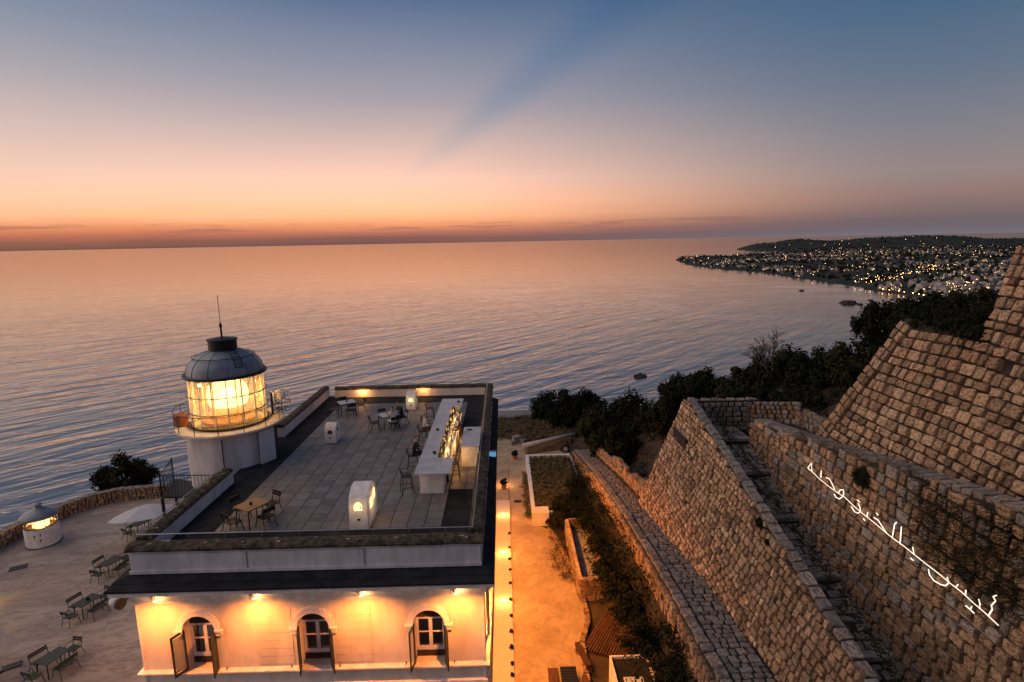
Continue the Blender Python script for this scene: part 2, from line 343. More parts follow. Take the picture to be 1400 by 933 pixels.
def copy_tree(o, parent=None):
    c = o.copy(); COL.objects.link(c); c.parent = parent
    for ch in list(o.children): copy_tree(ch, c)
    return c
def light(name, loc, energy, color=(1, .55, .2), radius=.05, spot=None, direction=None, parent=None, blend=.6):
    d = bpy.data.lights.new(name, 'SPOT' if spot else 'POINT'); d.energy = energy; d.color = color; d.shadow_soft_size = radius
    if spot: d.spot_size = R(spot); d.spot_blend = blend
    o = bpy.data.objects.new(name, d); COL.objects.link(o); o.location = loc
    if direction is not None: o.rotation_euler = (-Vector(direction)).to_track_quat('Z', 'Y').to_euler()
    if parent is not None: o.parent = parent
    return o
def PATHW(pts, zs): return [(p[0], p[1], z) for p, z in zip(pts, zs)]
def smooth01(t): t = max(0, min(1, t)); return t*t*(3-2*t)
def interp(x, tab):
    if x <= tab[0][0]: return tab[0][1]
    for (a, va), (b, vb) in zip(tab, tab[1:]):
        if x <= b: return va+(vb-va)*(x-a)/(b-a)
    return tab[-1][1]

# ================================================================== SETTING
SEA_Z = -146.5
# sea: a disc of rings out to the horizon
mb = MB(); rings = [0.0, 300, 900, 2500, 7000, 20000, 60000, 150000]
mb.lathe([(r, 0) for r in rings[1:]], (0, 0, SEA_Z), 96)
mb.add([(300*math.cos(2*math.pi*j/96), 300*math.sin(2*math.pi*j/96), SEA_Z) for j in range(96)], [tuple(range(96))])
sea = kind(mb.build('sea', 'sea'), 'structure')
if sea.data.polygons[0].normal.z < 0: sea.data.flip_normals()
for _p in sea.data.polygons: assert _p.normal.z > 0

# --- headland on which everything stands
PLATEAU = [(-60, -30), (-34, 10), (-32.4, 33), (-32.0, 36.2), (-31.4, 38.2), (-30.0, 40.4), (-28.2, 41.2), (-22, 41.8), (-14, 44), (-8, 52), (-3, 60), (6, 61.5), (16, 58), (30, 50), (60, 40), (110, 20), (110, -30)]
def dist_poly(x, y, poly):
    ins = False; best = 1e9; n = len(poly)
    for i in range(n):
        x1, y1 = poly[i]; x2, y2 = poly[(i+1) % n]
        if (y1 > y) != (y2 > y) and x < (x2-x1)*(y-y1)/(y2-y1)+x1: ins = not ins
        dx, dy = x2-x1, y2-y1; t = max(0, min(1, ((x-x1)*dx+(y-y1)*dy)/(dx*dx+dy*dy)))
        best = min(best, math.hypot(x-x1-t*dx, y-y1-t*dy))
    return -best if ins else best
def terrain_z(x, y):
    hill = smooth01((x-4.2)/13.8)*11*(1-smooth01((y-30)/32))
    d = dist_poly(x, y, PLATEAU)
    z = hill
    if x > 3.9: z += (noise.noise((x*.35, y*.35, 1.0))*.5)*smooth01((x-3.9)/2)
    if d > 0: z -= d*1.15 + 3*max(0, noise.noise((x*.08, y*.08, 5)))*min(1, d/6)
    return max(z-.03, SEA_Z-3)
mb = MB(); xs = []; x = -160
while x <= 175: xs.append(x); x += 1.25 if -40 < x < 45 else 4
ys = []; y = -25
while y <= 190: ys.append(y); y += 1.25 if y < 75 else 4
vs = [(x, y, terrain_z(x, y)) for y in ys for x in xs]; nx = len(xs)
mb.add(vs, [(j*nx+i, j*nx+i+1, (j+1)*nx+i+1, (j+1)*nx+i) for j in range(len(ys)-1) for i in range(nx-1)])
kind(mb.build('hillside_ground', 'earth', smooth=True), 'structure')

# --- terrace paving (left) and the lamp-lit path (right): sheets over the ground
mb = MB()
TERR = [(-33.2, 8), (-32.0, 33), (-31.6, 36), (-31.0, 38), (-29.7, 40.1), (-28, 40.8), (-22, 41.3), (-14.5, 42), (-12.2, 38), (-12.2, 8)]
mb.add([(x, y, .012) for x, y in TERR], [tuple(range(len(TERR)))])
kind(mb.build('terrace_paving', 'terrace'), 'structure')
mb = MB()
PATH = [(.16, 8), (.16, 36), (.1, 52), (3.0, 50.5), (5.6, 49.6), (5.6, 47.2), (2.2, 45.8), (1.65, 45.8), (1.65, 35.4), (2.55, 34.5), (3.2, 31.0), (3.45, 29.5), (3.75, 27.4), (3.7, 25.2), (3.2, 23.6), (3.1, 21.2), (2.9, 8)]
mb.add([(x, y, .012) for x, y in PATH], [tuple(range(len(PATH)))])
mb.add([(x, y, .012) for x, y in [(-12, 37.6), (.1, 37.6), (.1, 52), (-3, 52), (-9, 48)]], [(0, 1, 2, 3, 4)])
kind(mb.build('path', 'path'), 'structure')
mb = MB(); mb.prism([(-.80, 8), (.15, 8), (.15, 38.6), (-.80, 38.6)], -.1, .13)
kerb = kind(mb.build('kerb', 'gravel_white', bevel=.02), 'structure')

# ------------------------------------------------------------------ far coast: town, hills
COAST = [(700, 650), (900, 1000), (985, 1202), (1040, 1330), (1065, 1384), (1100, 1500), (1108, 1600), (1107, 1673), (1150, 1890), (1168, 2100), (1176, 2365), (1217, 2695), (1140, 3018), (1150, 3583), (1300, 4300), (1530, 4960), (1800, 4980), (2500, 5330), (3150, 6000), (3060, 6736), (3120, 7700), (3500, 8300), (4300, 9000), (8000, 9500), (8000, 400), (700, 400)]
HILLS = [(3300, 7450, 330, 420, 52), (3850, 7500, 330, 500, 98), (4420, 7000, 380, 600, 82), (4950, 6600, 420, 600, 100), (5700, 6300, 500, 500, 40), (6500, 6000, 700, 900, 55), (3700, 5600, 900, 600, 12)]
def coast_z(x, y):
    d = -dist_poly(x, y, COAST)
    if d < 0: return SEA_Z-max(1.5, min(20, -d*.1))
    z = min(d*.22, 9)+min(d, 2600)*.012
    for hx, hy, sx_, sy_, h in HILLS: z += h*math.exp(-((x-hx)/sx_)**2-((y-hy)/sy_)**2)*min(1, d/160)
    z += noise.noise((x*.004, y*.004, 0))*9*min(1, d/150)+noise.noise((x*.015, y*.015, 3))*3*min(1, d/60)
    return SEA_Z+max(.6, z)
mb = MB(); xs = [650+i*60 for i in range(124)]; ys = []; y = 600
while y < 9500: ys.append(y); y += 35+y*.008
vs = [(x, y, coast_z(x, y)) for y in ys for x in xs]; nx = len(xs)
mb.add(vs, [(j*nx+i, j*nx+i+1, (j+1)*nx+i+1, (j+1)*nx+i) for j in range(len(ys)-1) for i in range(nx-1)])
mat('coast', (.030, .036, .026), .95, .5, .006, col2=(.012, .016, .014), detail=9)
kind(mb.build('coast_hills', 'coast', smooth=True), 'structure')
# houses: three meshes shared by all
mat('house_wall', (.40, .39, .40), .9, .15, .05, rnd=.45)
mat('house_roof', (.30, .26, .25), .9, .2, .05, rnd=.4)
mat('house_dark', (.03, .03, .035), .5, .2, .1)
emat('house_lit', (1, .60, .24), 4.0)
def house_mesh(k, lit):
    rng = random.Random(k); mb = MB()
    w, d, h = rng.uniform(.8, 1.3), rng.uniform(.6, .9), rng.uniform(.42, .62)
    mb.cur = 0; mb.box(-w/2, w/2, -d/2, d/2, -.3, h)
    mb.box(-w/2+.06, w*rng.uniform(-.1, .2), -d/2+.05, d/2-.05, h, h+.28)
    mb.cur = 1; mb.box(-w/2-.03, w/2+.03, -d/2-.03, d/2+.03, h, h+.035); mb.box(-w*.1, w*.1, -d*.1, d*.1, h+.04, h+.38)
    nwin = 4
    for i in range(nwin):
        for r_ in range(2):
            mb.cur = 3 if lit and rng.random() < .22 else 2
            xx = -w/2+(i+.5)*w/nwin; zz = h*(.18+.46*r_); mb.box(xx-.05, xx+.05, -d/2-.012, -d/2+.01, zz, zz+h*.24)
    for i in range(3):
        mb.cur = 3 if lit and rng.random() < .2 else 2
        yy = -d/2+(i+.5)*d/3; mb.box(-w/2-.012, -w/2+.01, yy-.05, yy+.05, h*.3, h*.6)
    return mb.mesh('house', ['house_wall', 'house_roof', 'house_dark', 'house_lit'])
HM = [house_mesh(k, k % 3 != 2) for k in range(9)]
spots = []; rng = random.Random(3); tries = 0
while len(spots) < 1150 and tries < 90000:
    tries += 1
    y = 1280*math.exp(rng.random()*1.45); x = rng.uniform(1000, 4600)
    if dist_poly(x, y, COAST) > -14: continue
    dn = noise.noise((x*.0021, y*.0021, 9))+.5*noise.noise((x*.006, y*.006, 2))
    if rng.random() > .30+1.3*dn: continue
    z = coast_z(x, y)
    if z > SEA_Z+78: continue
    px, py, w = project((x, y, z+6))
    if not (925 < px < 1398): continue
    if py > 405 and px > 1345: continue
    if any(abs(x-a) < 11 and abs(y-b) < 12 for a, b, *_ in spots[-200:]): continue
    spots.append((x, y, z, rng.uniform(8, 15)*(1.25 if y < 1750 else 1), w))
# a denser quay front by the bay
for i in range(46):
    y = 1395+rng.uniform(0, 330); x = 1085+(y-1395)*.10+rng.uniform(22, 230)
    if dist_poly(x, y, COAST) < -10: spots.append((x, y, coast_z(x, y), rng.uniform(13, 22), y))
spots.sort(key=lambda s: -s[3]/s[4])
for i, (x, y, z, s, w) in enumerate(spots[:300]):
    o = bpy.data.objects.new('house', HM[i % 9]); COL.objects.link(o); o.location = (x, y, z); o.scale = (s, s, s*rng.uniform(.75, 1.1)); o.rotation_euler = (0, 0, rng.uniform(-.9, .9))
    tag(o, 'small pale flat-roofed house in the lit town along the bay', 'house', 'houses of the town along the bay')
rest = MB()
for i, (x, y, z, s, w) in enumerate(spots[300:]):
    me = HM[i % 9]; mtx = Matrix.Translation((x, y, z)) @ Matrix.Rotation(rng.uniform(-.9, .9), 4, 'Z') @ Matrix.Scale(s, 4)
    o0 = len(rest.v); rest.v += [tuple(mtx @ v.co) for v in me.vertices]
    for p in me.polygons: rest.f.append(tuple(j+o0 for j in p.vertices)); rest.mi.append(p.material_index)
kind(rest.build('far_town', ['house_wall', 'house_roof', 'house_dark', 'house_lit']), 'stuff', 'far pale houses of the town fading into the hills')
# trees of the town: one dark mass of clumps; street lights: a mass of points
mb = MB(); rng = random.Random(5); n = 0
while n < 2600:
    y = 1300*math.exp(rng.random()*1.75); x = rng.uniform(1020, 5600)
    if dist_poly(x, y, COAST) > -8: continue
    px, py, w = project((x, y, -130))
    if not (925 < px < 1400): continue
    n += 1; z = coast_z(x, y); r = rng.uniform(4, 11)
    k = 7; ring = [(r*rng.uniform(.7, 1.15), 2*math.pi*j/k) for j in range(k)]
    vs = [(x+a*math.cos(t), y+a*math.sin(t), z+r*.35*rng.uniform(.6, 1.2)) for a, t in ring]+[(x+a*.55*math.cos(t+.4), y+a*.55*math.sin(t+.4), z+r*rng.uniform(.7, 1.15)) for a, t in ring]+[(x, y, z+r*1.15)]+[(x+a*math.cos(t), y+a*math.sin(t), z-2) for a, t in ring]
    mb.add(vs, [(j, (j+1) % k, k+(j+1) % k, k+j) for j in range(k)]+[(k+j, k+(j+1) % k, 2*k) for j in range(k)]+[(2*k+1+j, 2*k+1+(j+1) % k, (j+1) % k, j) for j in range(k)])
kind(mb.build('far_wood', 'leaf'), 'stuff', 'dark wooded patches between the houses of the town')
emat('street_light', (1, .50, .15), 20.0); emat('street_light_white', (1, .80, .58), 14.0)
mb = MB(); rng = random.Random(8); n = 0
while n < 460:
    if n < 120:   # the lit quay and the street up the valley
        t = rng.random(); x = 1104+t*330+rng.gauss(0, 9); y = 1420+t*330+rng.gauss(0, 30)
    elif n < 230:
        t = rng.random(); x = 1130+t*900+rng.gauss(0, 25); y = 1820+t*760+rng.gauss(0, 40)
    else: y = 1400*math.exp(rng.random()*1.65); x = rng.uniform(1050, 4800)
    if dist_poly(x, y, COAST) > -6: continue
    px, py, w = project((x, y, -130))
    if not (930 < px < 1400): continue
    n += 1; z = coast_z(x, y)+rng.uniform(6, 9); r = (.5 if n < 230 else .34)+.00016*w
    r *= rng.choice((.5, .6, .8, 1.35)); mb.cur = 0 if rng.random() < .72 else 1
    mb.add([(x+r, y, z), (x, y+r, z), (x-r, y, z), (x, y-r, z), (x, y, z+r), (x, y, z-r)], [(0, 1, 4), (1, 2, 4), (2, 3, 4), (3, 0, 4), (1, 0, 5), (2, 1, 5), (3, 2, 5), (0, 3, 5)])
for i in range(9):   # lamps along the quay edge, mirrored in the bay
    y = 1405+i*31+rng.uniform(-8, 8); x = min(q for q in range(1040, 1200) if dist_poly(q, y, COAST) < -3); z = SEA_Z+7; r = 1.0+.5*rng.random(); mb.cur = 0
    mb.add([(x+r, y, z), (x, y+r, z), (x-r, y, z), (x, y-r, z), (x, y, z+r), (x, y, z-r)], [(0, 1, 4), (1, 2, 4), (2, 3, 4), (3, 0, 4), (1, 0, 5), (2, 1, 5), (3, 2, 5), (0, 3, 5)])
kind(mb.build('street_lights', ['street_light', 'street_light_white']), 'stuff', 'scattered warm street lights of the town')
# rocks standing in the bay
def rock(px, py, size, label, sd):
    rng = random.Random(sd); p = gz(px, py, SEA_Z); bm = bmesh.new(); bmesh.ops.create_icosphere(bm, subdivisions=3, radius=1)
    for v in bm.verts:
        k = 1+.45*noise.noise(v.co*1.6+Vector((sd, 0, 0)))+.2*noise.noise(v.co*4); v.co *= k; v.co.z *= .55
        v.co *= size
    me = bpy.data.meshes.new('sea_rock'); bm.to_mesh(me); bm.free(); me.materials.append(MT['rock'])
    o = bpy.data.objects.new('sea_rock', me); COL.objects.link(o); o.location = p; o.scale = (1.25, .9, 1); tag(o, label, 'rock', 'rocks in the bay')
rock(875, 515, 6.5, 'large dark rock alone in the water beyond the trees', 1)
rock(1160, 415, 15, 'largest of the three dark rocks off the town quay', 2)
rock(1176, 417, 6, 'small dark rock right beside the largest rock off the quay', 3)
rock(1190, 411, 5, 'tiny dark rock nearest to the town quay', 4)
rock(1096, 398, 7, 'low dark rock in the bay nearest the long wake', 6)

# ================================================================== STONE WALLS
def stone_variant(k):
    rng = random.Random(100+k); n = 8
    base = [(.5, .41), (.44, .5), (-.44, .5), (-.5, .41), (-.5, -.41), (-.44, -.5), (.44, -.5), (.5, -.41)]
    rim = [(x+rng.uniform(-.09, .012)*(1 if x > 0 else -1), y+rng.uniform(-.09, .012)*(1 if y > 0 else -1)) for x, y in base]
    inn = [(x*rng.uniform(.84, .95), y*rng.uniform(.80, .93)) for x, y in rim]
    vs = [(x, y, -.5) for x, y in rim]+[(x, y, .34+rng.uniform(-.12, .08)) for x, y in rim]+[(x, y, .46+rng.uniform(-.11, .09)) for x, y in inn]+[(rng.uniform(-.2, .2), rng.uniform(-.15, .15), .46+rng.uniform(-.12, .14))]
    fs = [(j, (j+1) % n, n+(j+1) % n, n+j) for j in range(n)]+[(n+j, n+(j+1) % n, 2*n+(j+1) % n, 2*n+j) for j in range(n)]+[(2*n+j, 2*n+(j+1) % n, 3*n) for j in range(n)]
    return vs, fs
SV = [stone_variant(k) for k in range(14)]
SMESH = {}
def stone_mesh(k, m):
    if (k, m) not in SMESH:
        mb = MB(); mb.add(*SV[k]); SMESH[k, m] = mb.mesh('stone', m)
    return SMESH[k, m]
def span(poly, t):
    xs = []
    for i in range(len(poly)):
        (s1, t1), (s2, t2) = poly[i], poly[(i+1) % len(poly)]
        if (t1 > t) != (t2 > t): xs.append(s1+(t-t1)*(s2-s1)/(t2-t1))
    xs.sort(); return list(zip(xs[::2], xs[1::2]))
def lay_stones(parent, O, S, T, poly, h, wr, depth, mats, nmax=300, name='stone', gap=.032, hvar=.18, seed=1, hole=None, wob=0.0, margin=420, jitter=1.0, proud=0.0):
    """stones in courses over a plane polygon (s,t); the largest in view become parts, the rest one mass"""
    rng = random.Random(seed); O, S, T = Vector(O), Vector(S).normalized(), Vector(T).normalized(); Nn = S.cross(T).normalized()
    t = min(p[1] for p in poly); tmax = max(p[1] for p in poly); out = []
    while t < tmax-.05:
        hh = h*rng.uniform(1-hvar, 1+hvar); hh = min(hh, tmax-t)
        if hh < h*.35: break
        for a, b in span(poly, t+hh*.5):
            s = a
            while s < b-.04:
                w = rng.uniform(*wr)
                if b-s-w < wr[0]*.6: w = b-s
                if w > wr[1]*1.6: w = w/2
                c = O+S*(s+w/2)+T*(t+hh/2+wob*noise.noise((s*.3, t*.3, seed)))
                if not hole or not hole(s+w/2, t+hh/2): out.append((c, w, hh))
                s += w
        t += hh
    items = []
    for c, w, hh in out:
        px, py, dpt = project(c)
        if dpt < .1 or px < -margin or px > 1400+margin or py > 933+margin: continue
        inside = -10 < px < 1410 and -10 < py < 943
        items.append((-(math.sqrt(w*hh)/dpt) if inside else 0, c, w, hh))
    items.sort(key=lambda i: i[0])
    rest = MB()
    for q, (sc, c, w, hh) in enumerate(items):
        k = rng.randrange(14); mi = rng.randrange(len(mats)); fl = rng.choice((1, -1)); an = rng.gauss(0, .035)*jitter
        s2 = S*math.cos(an)+T*math.sin(an); t2 = T*math.cos(an)-S*math.sin(an)
        dp = depth*rng.uniform(.7, 1.5)
        m = Matrix((s2*(w-gap*1.8)*fl, t2*(hh-gap*.75)*fl, Nn*dp)).transposed().to_4x4(); m.translation = c+Nn*(rng.uniform(-.35, .1)*depth*.5+proud); tl_ = Matrix.Rotation(rng.gauss(0, .035), 4, 'X') @ Matrix.Rotation(rng.gauss(0, .035), 4, 'Y'); m = m @ tl_
        if q < nmax:
            o = bpy.data.objects.new(name, stone_mesh(k, mats[mi])); COL.objects.link(o); o.parent = parent; o.matrix_basis = m
        else:
            rest.cur = mi; rest.add([m @ Vector(v) for v in SV[k][0]], SV[k][1])
    if rest.v: kind(rest.build('stone_mass', mats, parent), 'stuff')
    return len(items)
mat('stone_a', (0.53, 0.355, 0.225), .92, .35, 4.2, 1, 9, rnd=.38, col2=(0.2, 0.125, 0.085), lo=.36, hi=.60, bdist=.07, detail=8, pits=.7)
mat('stone_b', (0.38, 0.255, 0.165), .92, .35, 4.2, 1, 9, rnd=.38, col2=(0.13, 0.085, 0.06), lo=.36, hi=.60, bdist=.07, detail=8, pits=.7)
mat('stone_c', (0.62, 0.44, 0.295), .92, .35, 4.2, 1, 9, rnd=.38, col2=(0.27, 0.18, 0.125), lo=.36, hi=.60, bdist=.07, detail=8, pits=.7)
mat('stone_d', (0.4, 0.355, 0.32), .92, .35, 4.2, 1, 9, rnd=.38, col2=(0.14, 0.12, 0.11), lo=.36, hi=.60, bdist=.07, detail=8, pits=.7)
RED = ['stone_a', 'stone_b', 'stone_c', 'stone_a']; MIX = ['stone_a', 'stone_b', 'stone_d']; GREY = ['stone_path', 'stone_d']

# --- W1: battered fort wall beside the stairs (face looks left)
KB = .323
wall1 = empty('fort_wall', (7.2, 20, 5.8)); W1I = Vector(wall1.location)
tag(wall1, 'tall battered reddish stone wall between the walkway and the dark stairs', 'wall')
def p1(Y, z): return Vector((7.2+KB*(z-5.8), Y, z))
TOP1 = [(27.0, 10.78), (26.4, 10.75), (20.4, 9.87), (14.8, 8.98), (11.4, 8.41), (8, 7.8), (4, 7.2)]
def top1(Y): return interp(Y, sorted((a, b) for a, b in TOP1))
mb = MB()   # core
outer = [p1(Y, z)-W1I+Vector((.10, 0, 0)) for Y, z in TOP1]; inner = [Vector((p1(Y, z).x+.36, Y, z-.02))-W1I for Y, z in TOP1]
bo = [p1(27.9-i*.001 if i == 0 else Y, 4.6)-W1I+Vector((.10, 0, 0)) for i, (Y, z) in enumerate(TOP1)]; bi = [Vector((9.6, Y, 4.6))-W1I for Y, z in TOP1]
n = len(TOP1); vs = outer+inner+bo+bi
mb.add(vs, [(i, i+1, n+i+1, n+i) for i in range(n-1)]+[(2*n+i, 2*n+i+1, i+1, i) for i in range(n-1)]+[(n+i, n+i+1, 3*n+i+1, 3*n+i) for i in range(n-1)]+[(0, n, 3*n, 2*n), (n-1, 2*n-1, 4*n-1, 3*n-1)])
mb.build('wall_core', 'mortar', wall1)
T1 = Vector((KB, 0, 1)); L1 = T1.length; T1.normalize()
O1 = p1(28.4, 4.9)-W1I
poly1 = [(28.4-28.05, 0.0), (28.4-27.0, (10.72-4.9)*L1)]+[(28.4-Y, (z-4.9)*L1) for Y, z in TOP1[1:]]+[(28.4-4, 0)]
holes1 = [(916, 590), (990, 655), (938, 688), (905, 566)]
H1 = []
for hp in holes1:
    q = gpl(hp[0], hp[1], 7.2, 5.8, KB); H1.append((28.4-q.y, (q.z-4.9)*L1))
wall1.location = (0, 0, 0)
for ch in wall1.children: ch.location = W1I
nst = lay_stones(wall1, p1(28.4, 4.9), (0, -1, 0), T1, poly1, .23, (.17, .46), .15, RED, 300, seed=11, hvar=.3, wob=.05,
                 hole=lambda s, t: any(abs(s-a) < .09 and abs(t-b) < .11 for a, b in H1))
# coping stones along the top
cop = []
Y = 26.9
rng = random.Random(21)
while Y > 5:
    w = rng.uniform(.35, .6); z = top1(Y-w/2); x = p1(Y, z).x
    cop.append((Y-w/2, z, x, w)); Y -= w
for Yc, z, x, w in cop:
    k = rng.randrange(14); o = bpy.data.objects.new('coping_stone', stone_mesh(k, rng.choice(('stone_d', 'stone_path')))); COL.objects.link(o); o.parent = wall1
    sl = .155; sv = Vector((0, 1, sl)).normalized(); nv = Vector((0, -sl, 1)).normalized(); xv = Vector((1, 0, 0))
    m = Matrix((xv*.36, sv*(w-.02), nv*.12)).transposed().to_4x4(); m.translation = (x+.22, Yc, z-.01); o.matrix_basis = m
# closing parapet across the landing at the far end
par = empty('landing_parapet'); tag(par, 'low grey parapet closing the landing at the top of the stairs', 'parapet')
mb = MB(); mb.box(8.85, 12.3, 26.62, 27.0, 8.4, 10.68); mb.build('wall_core', 'mortar', par)
lay_stones(par, (8.9, 26.60, 9.2), (1, 0, 0), (0, 0, 1), [(0, 0), (3.4, 0), (3.4, 1.45), (0, 1.45)], .24, (.25, .5), .14, GREY, 80, seed=13)
lay_stones(par, (8.85, 26.62, 10.70), (1, 0, 0), (0, 1, 0), [(0, 0), (3.4, 0), (3.4, .40), (0, .40)], .40, (.4, .7), .1, GREY, 80, name='coping_stone', seed=14)

# --- stairs: long sloping treads that step down towards the viewer
EDGES = [(24.8, 9.40), (22.6, 8.72), (19.9, 8.02), (17.1, 7.37), (14.3, 6.64), (11.4, 5.95), (8.5, 5.25)]
st = empty('stone_stairs'); tag(st, 'dark stepped stone ramp climbing between the two fort walls', 'stairs')
def tread(y0, y1, z0, z1, i):
    mb = MB(); vs = [(8.15, y0, z0), (11.2, y0, z0), (11.2, y1, z1), (8.15, y1, z1)]
    vs += [(x, y, 4.5) for x, y, z in vs]; mb.add(vs, [(0, 1, 2, 3), (0, 4, 5, 1), (1, 5, 6, 2), (2, 6, 7, 3), (3, 7, 4, 0)])
    t_ = mb.build('tread', 'mortar', st)
    S_ = Vector((1, 0, 0)); T_ = Vector((0, y1-y0, z1-z0)); ln = T_.length
    lay_stones(t_, (8.2, y0+.02, z0), S_, T_, [(0, .22), (2.95, .22), (2.95, ln), (0, ln)], .34, (.3, .62), .07, ['stone_path'], 60, name='paving_stone', seed=40+i, gap=.03)
    mb = MB(); mb.box(8.3, 11.15, y0-.03, y0+.26, z0-.12, z0+.05); mb.build('nosing', 'stone_path', t_, bevel=.03)
tread(24.8, 26.62, 9.40, 9.42, 0)
for i in range(len(EDGES)-1):
    (ya, za), (yb, zb) = EDGES[i], EDGES[i+1]; tread(yb, ya, zb, za-.24, i+1)

# --- W2: wall that carries the glowing script
KW = .1
def p2(Y, z): return Vector((11+KW*(z-7.5), Y, z))
TOP2 = [(25.1, 10.16), (24.85, 10.22), (19.62, 11.02), (14.98, 11.82), (11.85, 12.28), (8, 12.8), (3, 13.2)]
wall2 = empty('script_wall'); tag(wall2, 'reddish stone wall with the glowing script, right of the stairs', 'wall')
mb = MB(); n = len(TOP2)
outer = [p2(Y, z)+Vector((.09, 0, 0)) for Y, z in TOP2]; inner = [p2(Y, z)+Vector((.7, 0, -.03)) for Y, z in TOP2]; bo = [p2(Y, 4.5)+Vector((.09, 0, 0)) for Y, z in TOP2]; bi = [Vector((12.4, Y, 4.5)) for Y, z in TOP2]
mb.add(outer+inner+bo+bi, [(i, i+1, n+i+1, n+i) for i in range(n-1)]+[(2*n+i, 2*n+i+1, i+1, i) for i in range(n-1)]+[(n+i, n+i+1, 3*n+i+1, 3*n+i) for i in range(n-1)]+[(0, n, 3*n, 2*n), (n-1, 2*n-1, 4*n-1, 3*n-1)])
mb.build('wall_core', 'mortar', wall2)
T2 = Vector((KW, 0, 1)).normalized()
base2 = [(3, 5.0), (8, 5.0001), (14.3, 6.5), (17.1, 7.2), (19.9, 7.85), (24.9, 9.2)]
poly2 = [(25.1-Y, z-5) for Y, z in reversed(base2)]
poly2 = [(25.1-24.9, 9.2-5)]+[(25.1-Y, z-5) for Y, z in reversed(base2[:-1])]+[(25.1-Y, z-5) for Y, z in reversed(TOP2)]
# lower courses are bigger, greyer blocks; the upper ones smaller and redder
lay_stones(wall2, p2(25.1, 5), (0, -1, 0), T2, [(s, t) for s, t in poly2], .30, (.26, .62), .15, ['stone_a', 'stone_b', 'stone_a', 'stone_d'], 300, seed=12, hvar=.25, wob=.04)
Y = 25.0; rng = random.Random(22); t2 = sorted(TOP2)
while Y > 5:
    w = rng.uniform(.3, .6); z = interp(Y-w/2, t2); o = bpy.data.objects.new('coping_stone', stone_mesh(rng.randrange(14), rng.choice(('stone_d', 'stone_path')))); COL.objects.link(o); o.parent = wall2
    sv = Vector((0, 1, -.165)).normalized(); nv = Vector((0, .165, 1)).normalized()
    m = Matrix((Vector((1, 0, 0))*.66, sv*(w-.02), nv*.14)).transposed().to_4x4(); m.translation = p2(Y-w/2, z)+Vector((.36, 0, .03)); o.matrix_basis = m; Y -= w
# ledge of rubble between W2 and the bastion
mb = MB(); lt = [(26.5, 9.9), (24.5, 10.1), (19.6, 10.9), (15, 11.65), (11.8, 12.1), (8, 12.6), (3, 13.0)]
mb.add([(11.9, y, z) for y, z in lt]+[(14.4, y, z+.05) for y, z in lt], [(i, i+1, len(lt)+i+1, len(lt)+i) for i in range(len(lt)-1)])
kind(mb.build('rubble_ledge', 'mortar'), 'structure')

# --- W3: the bastion
KC = .41
def p3(Y, z): return Vector((12.6+KC*(z-11.1), Y, z))
bast = empty('bastion'); tag(bast, 'huge sloping bastion of squared reddish blocks at the right edge', 'bastion')
OUT3 = [(21.9, 10.0), (21.59, 11.06), (20.22, 15.51), (16.73, 15.31), (17.15, 18.1), (16.2, 18.45), (5, 18.6), (5, 10.0)]
mb = MB(); n = len(OUT3); vs = [p3(Y, z)+Vector((.10, 0, 0)) for Y, z in OUT3]+[p3(Y, z)+Vector((1.3, 0, 0)) for Y, z in OUT3]
mb.add(vs, [tuple(range(n))]+[(i, (i+1) % n, n+(i+1) % n, n+i) for i in range(n)]); mb.build('wall_core', 'mortar', bast)
T3 = Vector((KC, 0, 1)); L3 = T3.length; T3.normalize(); O3 = p3(22, 10)
def st3(Y, z): return (22-Y, (z-10)*L3)
pl = [st3(*q) for q in OUT3]
# quoin strip along the leaning corner, laid parallel to it
qa, qb = st3(21.59, 11.06), st3(20.22, 15.51); qd = Vector((qb[0]-qa[0], qb[1]-qa[1])).normalized()
Sq = (Vector((0, -1, 0))*qd.y - T3*qd.x); Tq = (Vector((0, -1, 0))*qd.x+T3*qd.y)
qlen = math.hypot(qb[0]-qa[0], qb[1]-qa[1])
lay_stones(bast, p3(21.59, 11.06), Sq, Tq, [(.0, -1.0), (.62, -1.0), (.62, qlen-.05), (.0, qlen)], .36, (.26, .40), .17, RED, 80, name='quoin_stone', seed=31, gap=.03)
o_ = .72/qd.y
main3 = [(pl[0][0]+o_, pl[0][1]), (qb[0]+o_, st3(0, 15.36)[1]), st3(16.73, 15.36), st3(17.15, 18.1), st3(16.2, 18.45), st3(5, 18.6), st3(5, 10.0)]
hs = [st3(*gpl(a, b, 12.6, 11.1, KC).yz) for a, b in ((1283, 540), (1375, 500), (1345, 520), (1262, 590))]
lay_stones(bast, O3, (0, -1, 0), T3, main3, .33, (.20, .58), .19, ['stone_a', 'stone_b', 'stone_c', 'stone_c'], 300, seed=32, hvar=.3, gap=.035, hole=lambda s, t: any(abs(s-a) < .11 and abs(t-b) < .14 for a, b in hs), wob=.16, jitter=1.6)

# --- low rough wall running on behind the landing
low = empty('rough_wall'); tag(low, 'low rough grey wall behind the landing, below the trees', 'wall')
mb = MB(); mb.sweep([(-.25, -3), (.25, -3), (.25, .6), (-.25, .6)], [(12.0, 26.9, 9.9), (13.4, 24.6, 10.2), (13.1, 21.9, 10.4)]); mb.build('wall_core', 'mortar', low)
d = Vector((1.4, -2.3, .6)); lay_stones(low, (11.75, 26.7, 9.0), d, (0, 0, 1), [(0, 0), (2.8, 0), (2.8, 1.6), (0, 1.5)], .26, (.22, .42), .16, ['stone_d', 'stone_b'], 60, seed=33, hvar=.3)

d = Vector((-.3, -2.7, .2)); lay_stones(low, (13.12, 24.7, 9.2), d, (0, 0, 1), [(0, 0), (2.9, 0), (2.9, 1.9), (0, 1.6)], .28, (.24, .46), .18, ['stone_d', 'stone_b'], 60, seed=34, hvar=.3)
